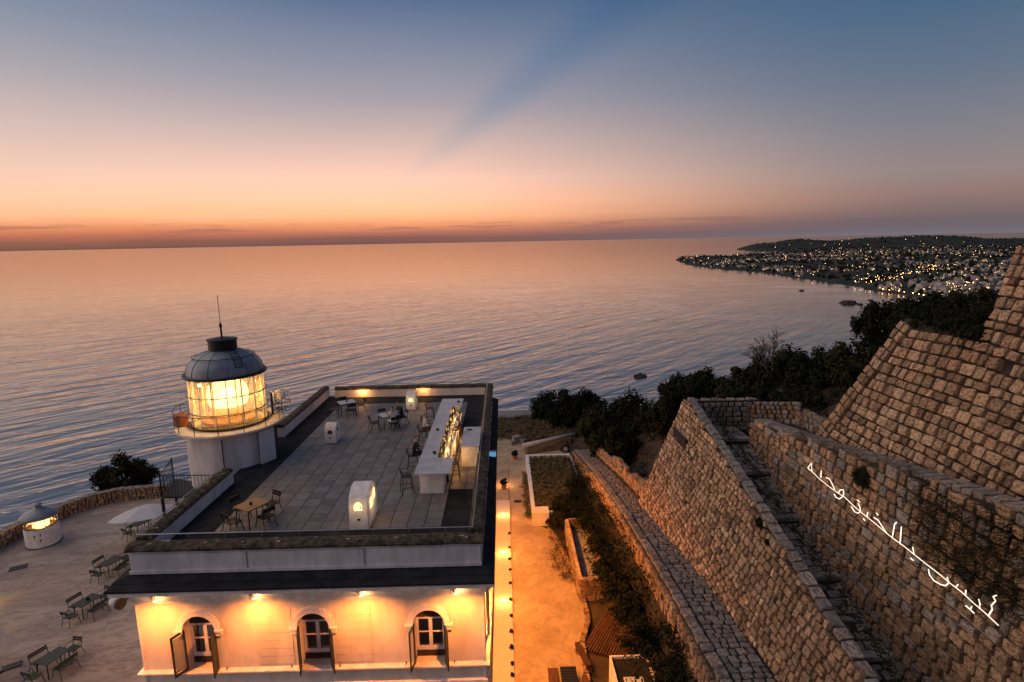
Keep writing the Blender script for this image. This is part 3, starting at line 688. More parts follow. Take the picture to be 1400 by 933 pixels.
# --- walkway along the foot of W1
ZW = [(8, 6.9), (13.6, 6.5), (19.4, 6.0), (26.6, 5.05), (36, 3.3), (46, 1.0), (48.5, .3)]
walk = empty('stone_walkway'); tag(walk, 'narrow grey stone walkway climbing along the foot of the fort wall', 'walkway')
mb = MB(); n = len(ZW)
vs = [(5.72, y, z-.03) for y, z in ZW]+[(7.35 if y < 30 else 7.0, y, z-.03) for y, z in ZW]+[(5.45, y, min(z-.5, z-2.2+.0) if y < 40 else -.5) for y, z in ZW]+[(7.6, y, z-2.5) for y, z in ZW]
mb.add(vs, [(i, i+1, n+i+1, n+i) for i in range(n-1)]+[(2*n+i, 2*n+i+1, i+1, i) for i in range(n-1)]+[(n+i, n+i+1, 3*n+i+1, 3*n+i) for i in range(n-1)]+[(0, n, 3*n, 2*n), (n-1, 2*n-1, 4*n-1, 3*n-1)])
mb.build('wall_core', 'mortar', walk)
cut = [(9, 19.4), (19.4, 26.6), (26.6, 36), (36, 46)]
for i, (ya, yb) in enumerate(cut):
    za, zb = interp(ya, ZW), interp(yb, ZW); T_ = Vector((0, yb-ya, zb-za)); ln = T_.length
    lay_stones(walk, (6.12, ya, za), (1, 0, 0), T_, [(0, 0), (1.15, 0), (1.15, ln), (0, ln)], .26, (.2, .44), .09, GREY+['stone_path'], 110, name='paving_stone', seed=50+i, hvar=.35, gap=.03, jitter=3)
    lay_stones(walk, (5.68, ya, za+.02), (1, 0, 0), T_, [(0, 0), (.42, 0), (.42, ln), (0, ln)], .46, (.42, .43), .14, ['stone_path', 'stone_d'], 60, name='edge_stone', seed=60+i, hvar=.25)
    # face below the edge, seen from the path
    S_ = -T_.normalized()
    lay_stones(walk, (5.64, yb, zb-1.0), S_, (.0, 0, 1), [(0, 0), (ln, 0), (ln, .95), (0, .95)], .3, (.25, .5), .14, RED, 60, seed=70+i, hvar=.3)
# ragged upper edge stones on the far side, left of the bushes
rg = empty('ruined_wall'); tag(rg, 'short ruined wall of pale rough stones at the foot of the fort wall', 'wall')
mb = MB(); mb.sweep([(-.2, -2), (.2, -2), (.2, -.1), (-.2, -.2)], [(7.25, 27.6, 5.2), (7.1, 34, 4.0), (7.0, 44, 1.9)]); mb.build('wall_core', 'mortar', rg)
d = Vector((-.25, 16.4, -3.3)); lay_stones(rg, (6.98, 44, 1.4), -d, (0, 0, 1), [(0, 0), (4, .0), (16.7, 0), (16.7, 1.5), (13, 1.1), (10, 1.5), (7, 1.0), (3, 1.2), (0, .8)], .34, (.28, .55), .22, ['stone_c', 'stone_a', 'stone_d'], 150, seed=80, hvar=.3, jitter=2)

# --- the glowing script, bent from white tube, mounted on W2
script = empty('script_sign'); tag(script, 'glowing white Arabic script bent from tube along the stone wall', 'sign')
def zp(zx, zy):
    q = gpl(1110+zx*.268, 610+zy*.268, 11, 7.5, KW); return q+Vector((-.17, 0, 0))
STROKES = {'baseline': [(20, 125), (60, 165), (110, 205), (160, 240), (195, 262), (235, 300), (275, 335), (320, 370), (370, 410), (440, 468), (500, 510), (560, 558), (620, 605), (680, 650), (740, 700), (800, 745), (860, 800), (920, 850), (990, 915)]}
LET = [[(3, 110), (20, 88), (24, 128), (10, 120), (3, 110)], [(72, 125), (70, 162)], [(97, 160), (115, 168), (127, 190), (142, 222)],
       [(160, 240), (170, 224), (185, 222), (189, 240), (182, 258), (166, 270), (150, 262), (138, 245)], [(258, 274), (271, 286)],
       [(264, 292), (272, 312), (276, 332), (262, 343), (244, 334), (228, 308)], [(313, 337), (308, 362)], [(290, 370), (298, 380)], [(357, 341), (366, 353)],
       [(345, 364), (367, 378), (386, 408), (412, 446)], [(462, 388), (452, 398), (440, 466)], [(487, 411), (480, 500)], [(545, 514), (553, 554)], [(534, 571), (550, 583)],
       [(627, 627), (632, 655), (655, 686), (690, 706), (716, 712), (732, 698), (724, 668)], [(780, 704), (768, 722)], [(821, 734), (818, 762)], [(820, 814), (842, 832), (864, 853)], [(852, 818), (842, 834)],
       [(887, 780), (894, 802), (892, 828)], [(980, 760), (962, 768), (975, 790), (952, 812), (958, 832), (940, 862)]]
def tubes(nm, pts, r):
    mb = MB(); mb.tube([zp(*p) for p in pts], r, 6); mb.build(nm, 'neon', script, smooth=True)
tubes('baseline', STROKES['baseline'], .010)
for l in LET: tubes('letter_stroke', l, .0145)
mb = MB()
for i in range(2, 19, 3):
    q = zp(*STROKES['baseline'][i]); mb = MB(); mb.tube([q, q+Vector((.16, 0, 0))], .01, 5); mb.build('bracket', 'metal_dark', script)
mb = MB(); mb.tube([zp(20+i*60, 190+i*52) + Vector((.05, 0, 0)) for i in range(16)], .006, 4); tag(mb.build('wall_cable', 'pipe'), 'thin pale cable strung along the wall below the glowing script', 'cable')

# ================================================================== THE LIGHTHOUSE BUILDING
BX0, BX1, BY0, BY1 = -12.15, -.87, 17.05, 37.2
RF = 8.5
bld = empty('lighthouse_building', (0, 0, 0)); tag(bld, 'white two-storey lighthouse building with a flat roof terrace and lamps along its front', 'building')
WX = [-10.20, -6.47, -2.68]; WW, SILL, SPR = .50, 4.65, 6.12   # half width, sill, springing
ZT = 7.95
def arch_pts(cx, r, zs, n=14): return [(cx-r*math.cos(math.pi*i/n), zs+r*math.sin(math.pi*i/n)) for i in range(n+1)]
# front wall with arched openings
mb = MB(); yf = BY0; cuts = [BX0, -8.33, -4.57, BX1]
def q(pts, y=None): mb.add([(x, yf if y is None else y, z) for x, z in pts], [tuple(range(len(pts)))])
for i, cx in enumerate(WX):
    a, b = cuts[i], cuts[i+1]; ap = arch_pts(cx, WW, SPR)
    q([(a, -.2), (b, -.2), (b, SILL), (a, SILL)]); q([(a, SILL), (cx-WW, SILL), (cx-WW, SPR), (a, SPR)]); q([(cx+WW, SILL), (b, SILL), (b, SPR), (cx+WW, SPR)])
    q([(a, SPR), (cx-WW, SPR), (cx-WW, ZT), (a, ZT)]); q([(cx+WW, SPR), (b, SPR), (b, ZT), (cx+WW, ZT)])
    for (x1, z1), (x2, z2) in zip(ap, ap[1:]): q([(x1, z1), (x2, z2), (x2, ZT), (x1, ZT)])
    rv = [(cx-WW, SILL)]+ap+[(cx+WW, SILL)]
    for (x1, z1), (x2, z2) in zip(rv, rv[1:]): mb.add([(x1, yf, z1), (x2, yf, z2), (x2, yf+.42, z2), (x1, yf+.42, z1)], [(0, 1, 2, 3)])
    mb.add([(cx-WW, yf, SILL), (cx+WW, yf, SILL), (cx+WW, yf+.42, SILL), (cx-WW, yf+.42, SILL)], [(0, 1, 2, 3)])
mb.build('front_wall', 'plaster', bld)
mb = MB()
mb.add([(BX0, BY0, -.2), (BX0, BY1, -.2), (BX0, BY1, ZT), (BX0, BY0, ZT), (BX1, BY0, -.2), (BX1, BY1, -.2), (BX1, BY1, ZT), (BX1, BY0, ZT)], [(0, 1, 2, 3), (5, 4, 7, 6), (1, 5, 6, 2)])
mb.add([(BX0+.3, BY0+1.6, 3.8), (BX1-.3, BY0+1.6, 3.8), (BX1-.3, BY0+1.6, 7.7), (BX0+.3, BY0+1.6, 7.7)], [(0, 1, 2, 3)])
mb.build('side_wall', 'plaster', bld)
mb = MB(); mb.box(BX0+.02, BX1-.02, BY0+.02, BY1-.02, 7.6, RF); mb.build('roof_slab', 'roof_felt', bld)
# middle bay of the front is faced with long boards of plaster (coursed panel)
for k in range(7):
    z0 = 4.78+k*.29
    for sx_ in (-1, 1):
        x0, x1 = (cuts[1]+.02, WX[1]-.72) if sx_ < 0 else (WX[1]+.72, cuts[2]-.02)
        mb = MB(); mb.box(x0, x1, BY0-.018, BY0+.02, z0, z0+.275); mb.build('plaster_course', 'plaster', bld)
# string course, plinth band, cornice
mb = MB(); mb.sweep([(0, 4.42), (.05, 4.42), (.10, 4.55), (.16, 4.60), (.16, 4.66), (0, 4.70)], [(BX0, BY1), (BX0, BY0), (BX1, BY0), (BX1, BY1)]); 
def flip(path): return [(x, y) for x, y in path]
RECT = [(BX0, BY1), (BX0, BY0), (BX1, BY0), (BX1, BY1)]
mb = MB(); mb.sweep([(-.02, 4.50), (.07, 4.50), (.13, 4.57), (.17, 4.60), (.17, 4.65), (-.02, 4.68)], RECT[::-1]) if False else mb.sweep([(-.02, 4.50), (.07, 4.50), (.13, 4.57), (.17, 4.60), (.17, 4.65), (-.02, 4.68)], RECT)
mb.build('string_course', 'white_paint', bld)
mb = MB(); mb.sweep([(-.02, 3.92), (.09, 3.92), (.09, 4.02), (-.02, 4.06)], RECT); mb.build('lower_moulding', 'white_paint', bld)
mb = MB(); mb.sweep([(-.02, 7.08), (.05, 7.10), (.06, 7.22), (.12, 7.26), (.12, 7.60), (.18, 7.68), (.26, 7.72), (.26, 7.80), (.32, 7.84), (.36, 7.98), (-.02, 7.98)], RECT); mb.build('cornice', 'white_paint', bld)
# projecting ledge, laid with dark felt
mb = MB(); LED = [(BX0, BY1), (BX0, BY0), (BX1, BY0), (BX1, BY1)]
mb.sweep([(-.05, 7.985), (.38, 7.985), (.40, 8.07), (-.05, 8.20)], LED)
mb2 = MB(); mb2.box(BX0-.36, BX1+.41, BY0-.80, BY0-.36, 7.985, 8.05)
mb.build('ledge', 'roof_felt', bld)
mb2.build('ledge_lip', 'roof_felt', bld)
mb = MB(); mb.box(BX0-.30, BX1+.36, BY0-.74, BY0-.34, 7.82, 7.98); mb.build('fascia', 'white_paint', bld)
# parapet: four walls, each with a rounded mossy cap and a flashing
PIN = .42
def wallseg(x0, x1, y0, y1, zt=9.0): 
    m_ = MB(); m_.box(x0, x1, y0, y1, 8.1, zt); return m_
wallseg(BX0, BX1, BY0, BY0+PIN, 8.92).build('parapet', 'plaster_grey', bld)
wallseg(BX0+.9, BX1, BY1-PIN, BY1, 9.0).build('parapet', 'plaster', bld)
wallseg(BX1-PIN+.05, BX1, BY0+PIN, BY1-PIN, 9.0).build('parapet', 'plaster_grey', bld)
wallseg(BX0, BX0+PIN, BY0+PIN, 23.35, 9.0).build('parapet', 'plaster_grey', bld)
wallseg(BX0, BX0+PIN, 29.1, BY1, 9.0).build('parapet', 'plaster_grey', bld)
mb = MB()
for k in range(3): mb = MB(); mb.box(BX0+.04+k*3.76, BX0+3.76*(k+1)-.03, BY0-.045, BY0-.001, 8.21, 8.86); mb.build('flashing', 'plaster_grey', bld)
mb = MB(); mb.box(BX0, BX1, BY0-.10, BY0-.05, 8.20, 8.30); mb.build('flashing_foot', 'plaster_grey', bld)
def cap(a, b, zt, wdt, name='parapet_cap', seed=1):
    a, b = Vector(a), Vector(b); L = (b-a).length; n = max(6, int(L/.22)); d = (b-a).normalized(); sd = Vector((d.y, -d.x, 0)); mb = MB(); vs = []
    prof = [(-1, -.04), (-1.02, .10), (-.75, .22), (-.2, .29), (.3, .28), (.8, .20), (1.03, .09), (1.0, -.04)]; k = len(prof)
    for i in range(n+1):
        p = a+d*(L*i/n)
        for o, z in prof:
            nz_ = noise.noise((p.x*2+o, p.y*2, seed))*.05
            vs.append((p+sd*(o*wdt/2+nz_*.6))+Vector((0, 0, zt+.06+z*.5+(nz_*.7 if z > 0 else 0))))
    fs = [(i*k+j, (i+1)*k+j, (i+1)*k+(j+1) % k, i*k+(j+1) % k) for i in range(n) for j in range(k)]+[tuple(range(k)), tuple(range(n*k, n*k+k))]
    mb.add(vs, fs); return mb.build(name, 'moss_cap', bld)
cf = cap((BX0-.06, BY0+.20, 0), (BX1+.05, BY0+.20, 0), 8.92, .60, seed=2)
cap((BX1-.18, BY0+.45, 0), (BX1-.18, BY1-.4, 0), 9.0, .50, seed=3)
cap((BX0+.9, BY1-.2, 0), (BX1+.04, BY1-.2, 0), 9.0, .54, seed=4)
cl_ = cap((BX0+.2, BY0+.5, 0), (BX0+.2, 23.3, 0), 9.0, .52, seed=5)
cap((BX0+.2, 29.1, 0), (BX0+.2, BY1, 0), 9.0, .52, seed=6)
rng = random.Random(17)
for k in range(46):     # flakes of pale lichen and old render on the caps
    front = k < 30
    p = Vector((rng.uniform(BX0, BX1), BY0+rng.uniform(.10, .34), 9.10)) if front else Vector((BX0+.2+rng.uniform(-.15, .15), rng.uniform(17.6, 23.2), 9.18))
    s = rng.uniform(.03, .09); mb = MB(); pts = [(p.x+s*rng.uniform(.6, 1.5)*math.cos(a), p.y+s*rng.uniform(.4, .9)*math.sin(a)) for a in [i*math.pi/3 for i in range(6)]]
    mb.prism(pts, p.z-.05, p.z+.02); mb.build('lichen_flake', 'lichen', cf if front else cl_)
# handrail above the parapet
def rail(pts, posts, name='handrail'):
    mb = MB(); mb.tube(pts, .022, 6); r_ = mb.build(name, 'steel', bld)
    for p in posts: mb = MB(); mb.tube([p, (p[0], p[1], p[2]-.14)], .014, 5); mb.build('rail_post', 'steel', r_)
rail([(BX0+.06, 23.2, 9.30), (BX0+.06, BY0+.42, 9.30), (BX1-.30, BY0+.42, 9.28), (BX1-.30, BY1-.12, 9.30), (BX0+.9, BY1-.12, 9.32)], [(BX0+.5+i*1.2, BY0+.42, 9.28) for i in range(9)]+[(BX1-.30, 19+i*2, 9.30) for i in range(9)])
mb = MB(); mb.tube([(BX1+.06, BY0+.2, 9.02), (BX1+.06, BY1-.3, 9.02)], .02, 5); mb.build('cable', 'steel', bld)
# corner pilasters
for x0, x1 in ((BX0-.02, BX0+.06), (BX1-.06, BX1+.03)):
    mb = MB(); mb.box(x0, x1, BY0-.035, BY0+.3, -.1, 7.08); mb.build('corner_strip', 'white_paint', bld)
# windows
def window(cx, k):
    w = empty('arched_window', (cx, BY0, SILL)); w.parent = bld
    # archivolt with impost blocks
    mb = MB(); n = 16
    for ra, rb, dp in ((.53, .70, .09), (.60, .73, .05)):
        vs = []
        for i in range(n+1):
            t = math.pi*i/n; c_, s_ = -math.cos(t), math.sin(t)
            vs += [(ra*c_, 0.02, SPR-SILL+ra*s_), (ra*c_, -dp, SPR-SILL+ra*s_), (rb*c_, -dp, SPR-SILL+rb*s_), (rb*c_, .02, SPR-SILL+rb*s_)]
        mb.add(vs, [(i*4+j, (i+1)*4+j, (i+1)*4+(j+1) % 4, i*4+(j+1) % 4) for i in range(n) for j in range(4)]+[(0, 1, 2, 3), (n*4, n*4+1, n*4+2, n*4+3)])
    mb.build('archivolt', 'white_paint', w)
    for s in (-1, 1):
        mb = MB(); x0, x1 = sorted((s*.52, s*.78)); mb.box(x0, x1, -.13, .02, SPR-SILL-.05, SPR-SILL+.02); mb.box(x0+.03, x1-.03, -.09, .02, SPR-SILL-.20, SPR-SILL-.05); mb.build('impost', 'white_paint', w)
    mb = MB(); mb.box(-.62, .62, -.22, .02, -.03, .025); mb.build('sill', 'white_paint', w)
    yy = .34 if k != 1 else .36
    fr = empty('casement', (0, yy, 0)); fr.parent = w
    hh = SPR-SILL+.0
    def fbox(n_, x0, x1, z0, z1, m='white_paint', d=.05): mb = MB(); mb.box(x0, x1, -d/2, d/2, z0, z1); return mb.build(n_, m, fr)
    fbox('stile', -.49, -.40, .25, hh); fbox('stile', .40, .49, .25, hh); fbox('stile', -.06, .06, .25, hh, d=.07)
    fbox('bottom_rail', -.40, .40, .25, .40); fbox('glazing_bar', -.40, -.06, hh*.62, hh*.62+.04); fbox('glazing_bar', .06, .40, hh*.62, hh*.62+.04); fbox('top_rail', -.40, .40, hh-.06, hh)
    fbox('pane', -.40, -.06, .40, hh-.06, 'pane', .008); fbox('pane', .06, .40, .40, hh-.06, 'pane', .008)
    fbox('fanlight_panel', -.49, .49, hh, hh+.48, 'interior', .02); fbox('apron', -.49, .49, .02, .25, 'interior', .04)
    # shutters, opened outwards
    for s, a in ((-1, (118, 75, 100)[k]), (1, (100, 118, 108)[k])):
        sh = empty('shutter', (s*.50, -.01, .03)); sh.parent = w; sh.rotation_euler = (0, 0, R(-a if s < 0 else a)); hs_ = SPR-SILL-.02
        sg = 1 if s < 0 else -1
        def sb(n_, x0, x1, z0, z1, y=0, d=.04): 
            mb = MB(); a_, b_ = sorted((sg*x0, sg*x1)); mb.box(a_, b_, y-d/2, y+d/2, z0, z1); mb.build(n_, 'metal_green', sh)
        sb('stile', 0, .06, 0, hs_); sb('stile', .42, .48, 0, hs_); sb('rail', .06, .42, 0, .09); sb('rail', .06, .42, hs_-.08, hs_)
        for j in range(15):
            z = .11+j*(hs_-.22)/15; mb = MB(); vs = [(sg*x, y, z+zz) for x in (.06, .42) for y, zz in ((-.018, 0), (-.012, 0), (.018, .07), (.012, .07))]
            mb.add(vs, [(0, 1, 2, 3), (4, 7, 6, 5), (0, 4, 5, 1), (1, 5, 6, 2), (2, 6, 7, 3), (3, 7, 4, 0)]); mb.build('slat', 'metal_green', sh)
    for s in (-1, 1):
        mb = MB(); mb.tube([(s*.80, 0, .05), (s*.80, -.12, .05), (s*.80, -.12, .16)], .012, 5); mb.build('shutter_catch', 'metal_dark', w)
for k, cx in enumerate(WX): window(cx, k)
# front lamps under the cornice: bracket lamps that throw their light along the wall
LAMPX = [gY(207, 816, BY0-.2).x+.05, gY(346, 815, BY0-.2).x, gY(492, 812, BY0-.2).x, gY(622, 807, BY0-.2).x]
for i, x in enumerate(LAMPX):
    l = empty('wall_lamp', (x, BY0-.15, 7.42)); tag(l, ('small brown lamp under the cornice above the left corner of the front', 'small brown lamp under the cornice between the left and middle front windows', 'small brown lamp under the cornice between the middle and right front windows', 'small brown lamp under the cornice above the right front window')[i], 'lamp', 'lamps along the building front')
    mb = MB(); mb.lathe([(.045, -.10), (.05, 0), (.035, .12), (.02, .16)], (-.02, -.02, 0), 10, cap=True); mb.build('lamp_body', 'terracotta', l)
    mb = MB(); mb.box(-.02, .02, 0, .06, .06, .1); mb.build('bracket', 'metal_dark', l)
    mb = MB(); mb.lathe([(.035, -.105), (.035, -.13)], (.0, -.02, 0), 10, cap=True); mb.build('bulb', 'lamp_warm', l)
    light('lamp_light', (.06, -.78, -.02), 640, (1, .275, .045), .06, spot=155, direction=(0, .10, -1), parent=l, blend=1.0); light('lamp_light', (.12, -.16, -.02), 9, (1, .5, .16), .04, parent=l)
# right-hand side of the building: same lamps high on the wall, a pilaster, windows and a drain pipe
for i, y in enumerate((19.2, 24.0, 28.8, 33.6)):
    l = empty('side_lamp', (BX1+.12, y, 6.85)); tag(l, ('nearest', 'second nearest', 'third nearest', 'farthest')[i]+' small lamp high on the path side of the building', 'lamp', 'lamps along the path side')
    mb = MB(); mb.lathe([(.05, -.10), (.055, 0), (.04, .12), (.02, .16)], (.02, 0, 0), 10, cap=True); mb.build('lamp_body', 'terracotta', l)
    mb = MB(); mb.lathe([(.035, -.105), (.035, -.13)], (.02, 0, 0), 10, cap=True); mb.build('bulb', 'lamp_warm', l)
    light('lamp_light', (.22, 0, -.2), 2000, (1, .32, .04), .08, spot=150, direction=(.55, 0, -1), parent=l, blend=.8)
mb = MB(); mb.tube([(BX1+.10, 18.4, 7.0), (BX1+.10, 18.4, .1)], .05, 8); mb.build('drain_pipe', 'plaster', bld)
for y in (20.3, 24.8, 29.4, 33.8):
    w = empty('side_window', (BX1, y, 4.65)); w.parent = bld
    mb = MB(); mb.box(-.02, .07, -.62, .62, -.1, .0); mb.build('sill', 'white_paint', w)
    mb = MB(); mb.box(-.02, .02, -.5, .5, 0, 1.9); mb.build('pane', 'interior', w)
    for s in (-1, 1): mb = MB(); mb.box(-.02, .06, s*.56-.06, s*.56+.06, 0, 1.95); mb.build('jamb', 'white_paint', w)
    for s in (-1, 1): mb = MB(); mb.box(.06, .10, s*.9-.22, s*.9+.22, 0, 1.9); mb.build('shutter', 'metal_green', w)
mb = MB(); mb.box(-.80, -.52, 32.6, 33.5, 8.16, 8.28); mb.cur = 1; mb.box(-.82, -.50, 32.55, 32.6, 8.1, 8.34)
mb = MB(); mb.box(-.86, -.50, 26.6, 26.68, 8.1, 8.42); lp = mb.build('floodlight', 'white_paint'); tag(lp, 'small box light glowing blue on the dark ledge by the path', 'floodlight')
mb = MB(); mb.box(-.84, -.52, 26.57, 26.598, 8.14, 8.36); mb.build('lens', 'pool_screen', lp)
# horn floodlight on the left corner
fl = empty('corner_floodlight', (-12.45, 16.75, 7.35)); tag(fl, 'grey drum floodlight with a dark face at the left front corner', 'floodlight')
mb = MB(); mb.tube([(-.30, .1, .0), (.02, -.02, 0)], [.12, .17], 12); mb.build('drum', 'plaster_top', fl, smooth=True)
mb = MB(); mb.tube([(.02, -.02, 0), (.10, -.05, 0)], .18, 12); mb.build('rim', 'metal_dark', fl)
mb = MB(); mb.bar((-.1, .05, 0), (.25, .35, 0), .04); mb.build('arm', 'metal_dark', fl)

# ------------------------------------------------------------------ roof terrace paving: 62 cm tiles, each a part of the floor
floor = empty('roof_floor'); kind(floor, 'structure')
mb = MB(); mb.box(BX0+.40, BX1-.36, BY0+.41, BY1-.41, RF-.05, RF+.004); mb.build('floor_base', 'roof_felt', floor)
TS = .62; tl = []
rng = random.Random(4)
for i in range(13):
    for j in range(26):
        tl.append((-10.45+i*TS, 19.0+j*TS))
tilem = []
for k in range(6):
    mb = MB(); e = TS/2-.008; b_ = .006
    mb.add([(-e, -e, 0), (e, -e, 0), (e, e, 0), (-e, e, 0), (-e+b_, -e+b_, .012), (e-b_, -e+b_, .012), (e-b_, e-b_, .012+.001*(k % 3)), (-e+b_, e-b_, .012)], [(4, 5, 6, 7), (0, 1, 5, 4), (1, 2, 6, 5), (2, 3, 7, 6), (3, 0, 4, 7)])
    tilem.append(mb.mesh('tile', 'tile'))
tl.sort(key=lambda p: p[1]); rest = MB()
for n_, (x, y) in enumerate(tl):
    if n_ < 300:
        o = bpy.data.objects.new('tile', tilem[rng.randrange(6)]); COL.objects.link(o); o.parent = floor; o.location = (x+TS/2, y+TS/2, RF+.005+rng.uniform(0, .004)); o.rotation_euler = (rng.gauss(0, .002), rng.gauss(0, .002), 0)
    else:
        z = RF+.005; e = TS/2-.008; cx, cy = x+TS/2, y+TS/2
        rest.add([(cx-e, cy-e, z), (cx+e, cy-e, z), (cx+e, cy+e, z), (cx-e, cy+e, z), (cx-e, cy-e, z+.012), (cx+e, cy-e, z+.012), (cx+e, cy+e, z+.012), (cx-e, cy+e, z+.012)], [(4, 5, 6, 7), (0, 1, 5, 4), (1, 2, 6, 5), (2, 3, 7, 6), (3, 0, 4, 7)])
if rest.v: kind(rest.build('tile_mass', 'tile', floor), 'stuff')
# darker paving of the bar's service strip
for j in range(11):
    for i in range(2):
        o = bpy.data.objects.new('service_tile', tilem[rng.randrange(6)]); COL.objects.link(o); o.parent = floor; o.location = (-2.36+i*TS+TS/2, 22.4+j*TS, RF+.005)

# ------------------------------------------------------------------ lighthouse tower and lantern
TX, TY = -13.15, 26.5
tw = empty('lighthouse_tower', (TX, TY, 0)); tag(tw, 'white round lighthouse tower with glowing glass lantern and grey metal dome', 'lighthouse')
GZ = 10.28
mb = MB(); mb.lathe([(2.05, -1.0), (2.05, 0), (1.92, .3), (1.92, GZ-.30), (1.98, GZ-.2)], n=48, cap=True); mb.build('drum', 'plaster_grey', tw, smooth=False)
mb = MB(); mb.lathe([(1.4, GZ-.14), (2.30, GZ-.11), (2.34, GZ-.09), (2.34, GZ), (1.4, GZ+.002)], n=48); gal = mb.build('gallery', 'plaster', tw)
mb = MB(); mb.lathe([(1.68, GZ), (1.68, GZ+.10), (1.62, GZ+.10), (1.62, GZ)], n=48); mb.build('lantern_sill', 'metal_dark', tw)
GR, GT = 1.60, 12.58
npan = 16
for i in range(npan):
    a0 = 360*i/npan+2; mb = MB(); mb.lathe([(GR, GZ+.1), (GR, GT)], n=4, a0=a0+.6, a1=a0+360/npan-.6); mb.build('glass_pane', 'glow_scatter_glass', tw, smooth=True)
    t = R(a0); mb = MB(); mb.box(-.03, .03, -.022, .022, GZ+.05, GT+.02); m_ = mb.build('mullion', 'white_paint', tw); m_.location = (GR*math.cos(t), GR*math.sin(t), 0); m_.rotation_euler = (0, 0, t)
def ring(r, z, w, nm, m='metal_dark', par=tw, n=48):
    mb = MB(); mb.tube([(r*math.cos(2*math.pi*i/n), r*math.sin(2*math.pi*i/n), z) for i in range(n)], w, 6, closed=True); return mb.build(nm, m, par, smooth=True)
for z in (GZ+.75, GZ+1.52): ring(GR+.12, z, .022, 'catwalk_ring'); ring(GR+.02, z-.02, .018, 'glazing_ring', 'white_paint')
# dome: eaves gutter, curved sheet, ventilator drum, lightning rod
mb = MB(); mb.lathe([(1.64, GT), (1.78, GT+.03), (1.82, GT+.10), (1.78, GT+.16), (1.64, GT+.12)], n=48); mb.build('gutter', 'metal_dark', tw, smooth=True)
prof = [(1.66*math.cos(a)**.8, GT+.10+1.12*math.sin(a)) for a in [R(i*9) for i in range(9)]]; prof = [p for p in prof if p[0] > .5]
mb = MB(); mb.lathe(prof+[(.5, GT+1.20)], n=48); dome = mb.build('dome', 'metal_zinc', tw, smooth=True)
for i in range(12):
    t = 2*math.pi*i/12; mb = MB(); mb.tube([((r+.012)*math.cos(t), (r+.012)*math.sin(t), z) for r, z in prof], .012, 4); mb.build('seam', 'metal_zinc', dome)
mb = MB(); mb.lathe([(.50, 13.62), (.62, 13.68), (.62, 14.20), (.67, 14.21), (.67, 14.26), (.3, 14.33), (.02, 14.34)], n=32, cap=True); mb.build('ventilator', 'metal_dark', tw, smooth=False)
mb = MB(); mb.tube([(0, 0, 14.3), (0, 0, 15.0)], .045, 8); mb.tube([(0, 0, 15.0), (0, 0, 16.3)], .014, 5); mb.lathe([(.02, 14.78), (.07, 14.82), (.07, 14.92), (.02, 14.96)], n=8); mb.build('lightning_rod', 'metal_dark', tw)
hr = ring(1.34, 13.50, .018, 'dome_handrail')
for i in range(8):
    t = 2*math.pi*i/8; mb = MB(); mb.tube([(1.34*math.cos(t), 1.34*math.sin(t), 13.50), (1.27*math.cos(t), 1.27*math.sin(t), 13.26)], .012, 4); mb.build('stay', 'metal_dark', hr)
# ladder over the dome
ta = R(-42); lad = []
for s in (-.16, .16):
    pts = [(r*math.cos(ta)-s*math.sin(ta), r*math.sin(ta)+s*math.cos(ta), z+.09) for r, z in prof[2:]]+[(.62*math.cos(ta)-s*math.sin(ta), .62*math.sin(ta)+s*math.cos(ta), 13.95)]
    mb = MB(); mb.tube(pts, .02, 5); lad.append(mb.build('ladder_rail', 'metal_dark', tw))
for r, z in prof[2:]: mb = MB(); mb.tube([(r*math.cos(ta)+.16*math.sin(ta), r*math.sin(ta)-.16*math.cos(ta), z+.09), (r*math.cos(ta)-.16*math.sin(ta), r*math.sin(ta)+.16*math.cos(ta), z+.09)], .014, 5); mb.build('rung', 'metal_dark', lad[0])
# inside: lens drum on a pedestal, brass frame, lamp
mb = MB(); mb.lathe([(1.15, GZ+.02), (1.2, GZ+.22), (.9, GZ+.32), (.86, GZ+.46)], n=24, cap=True); mb.build('lens_pedestal', 'terracotta', tw)
lens = empty('lens', (0, 0, 0)); lens.parent = tw
for k in range(11):
    z = GZ+.52+k*.15; r = .88-.012*(k-5)**2
    mb = MB(); mb.lathe([(r-.04, z), (r+.035, z+.045), (r-.04, z+.125)], n=28); mb.build('prism_ring', 'lens_glow' if 1 < k < 9 else 'glow_scatter_glass', lens)
for i in range(6):
    t = 2*math.pi*i/6+.3; mb = MB(); mb.tube([(.97*math.cos(t), .97*math.sin(t), GZ+.4), (.97*math.cos(t), .97*math.sin(t), GZ+2.2)], .03, 5); mb.build('brass_post', 'slat_teak', lens)
mb = MB(); mb.lathe([(.10, GZ+1.05), (.24, GZ+1.2), (.26, GZ+1.4), (.12, GZ+1.6)], n=16, cap=True); mb.build('lamp', 'lamp_core', lens)
for i in range(6):   # the light leaves the lens on all sides
    t = 2*math.pi*i/6+.8; light('lantern_light', (1.2*math.cos(t), 1.2*math.sin(t), GZ+1.35), 62, (1, .47, .10), .03, parent=tw)
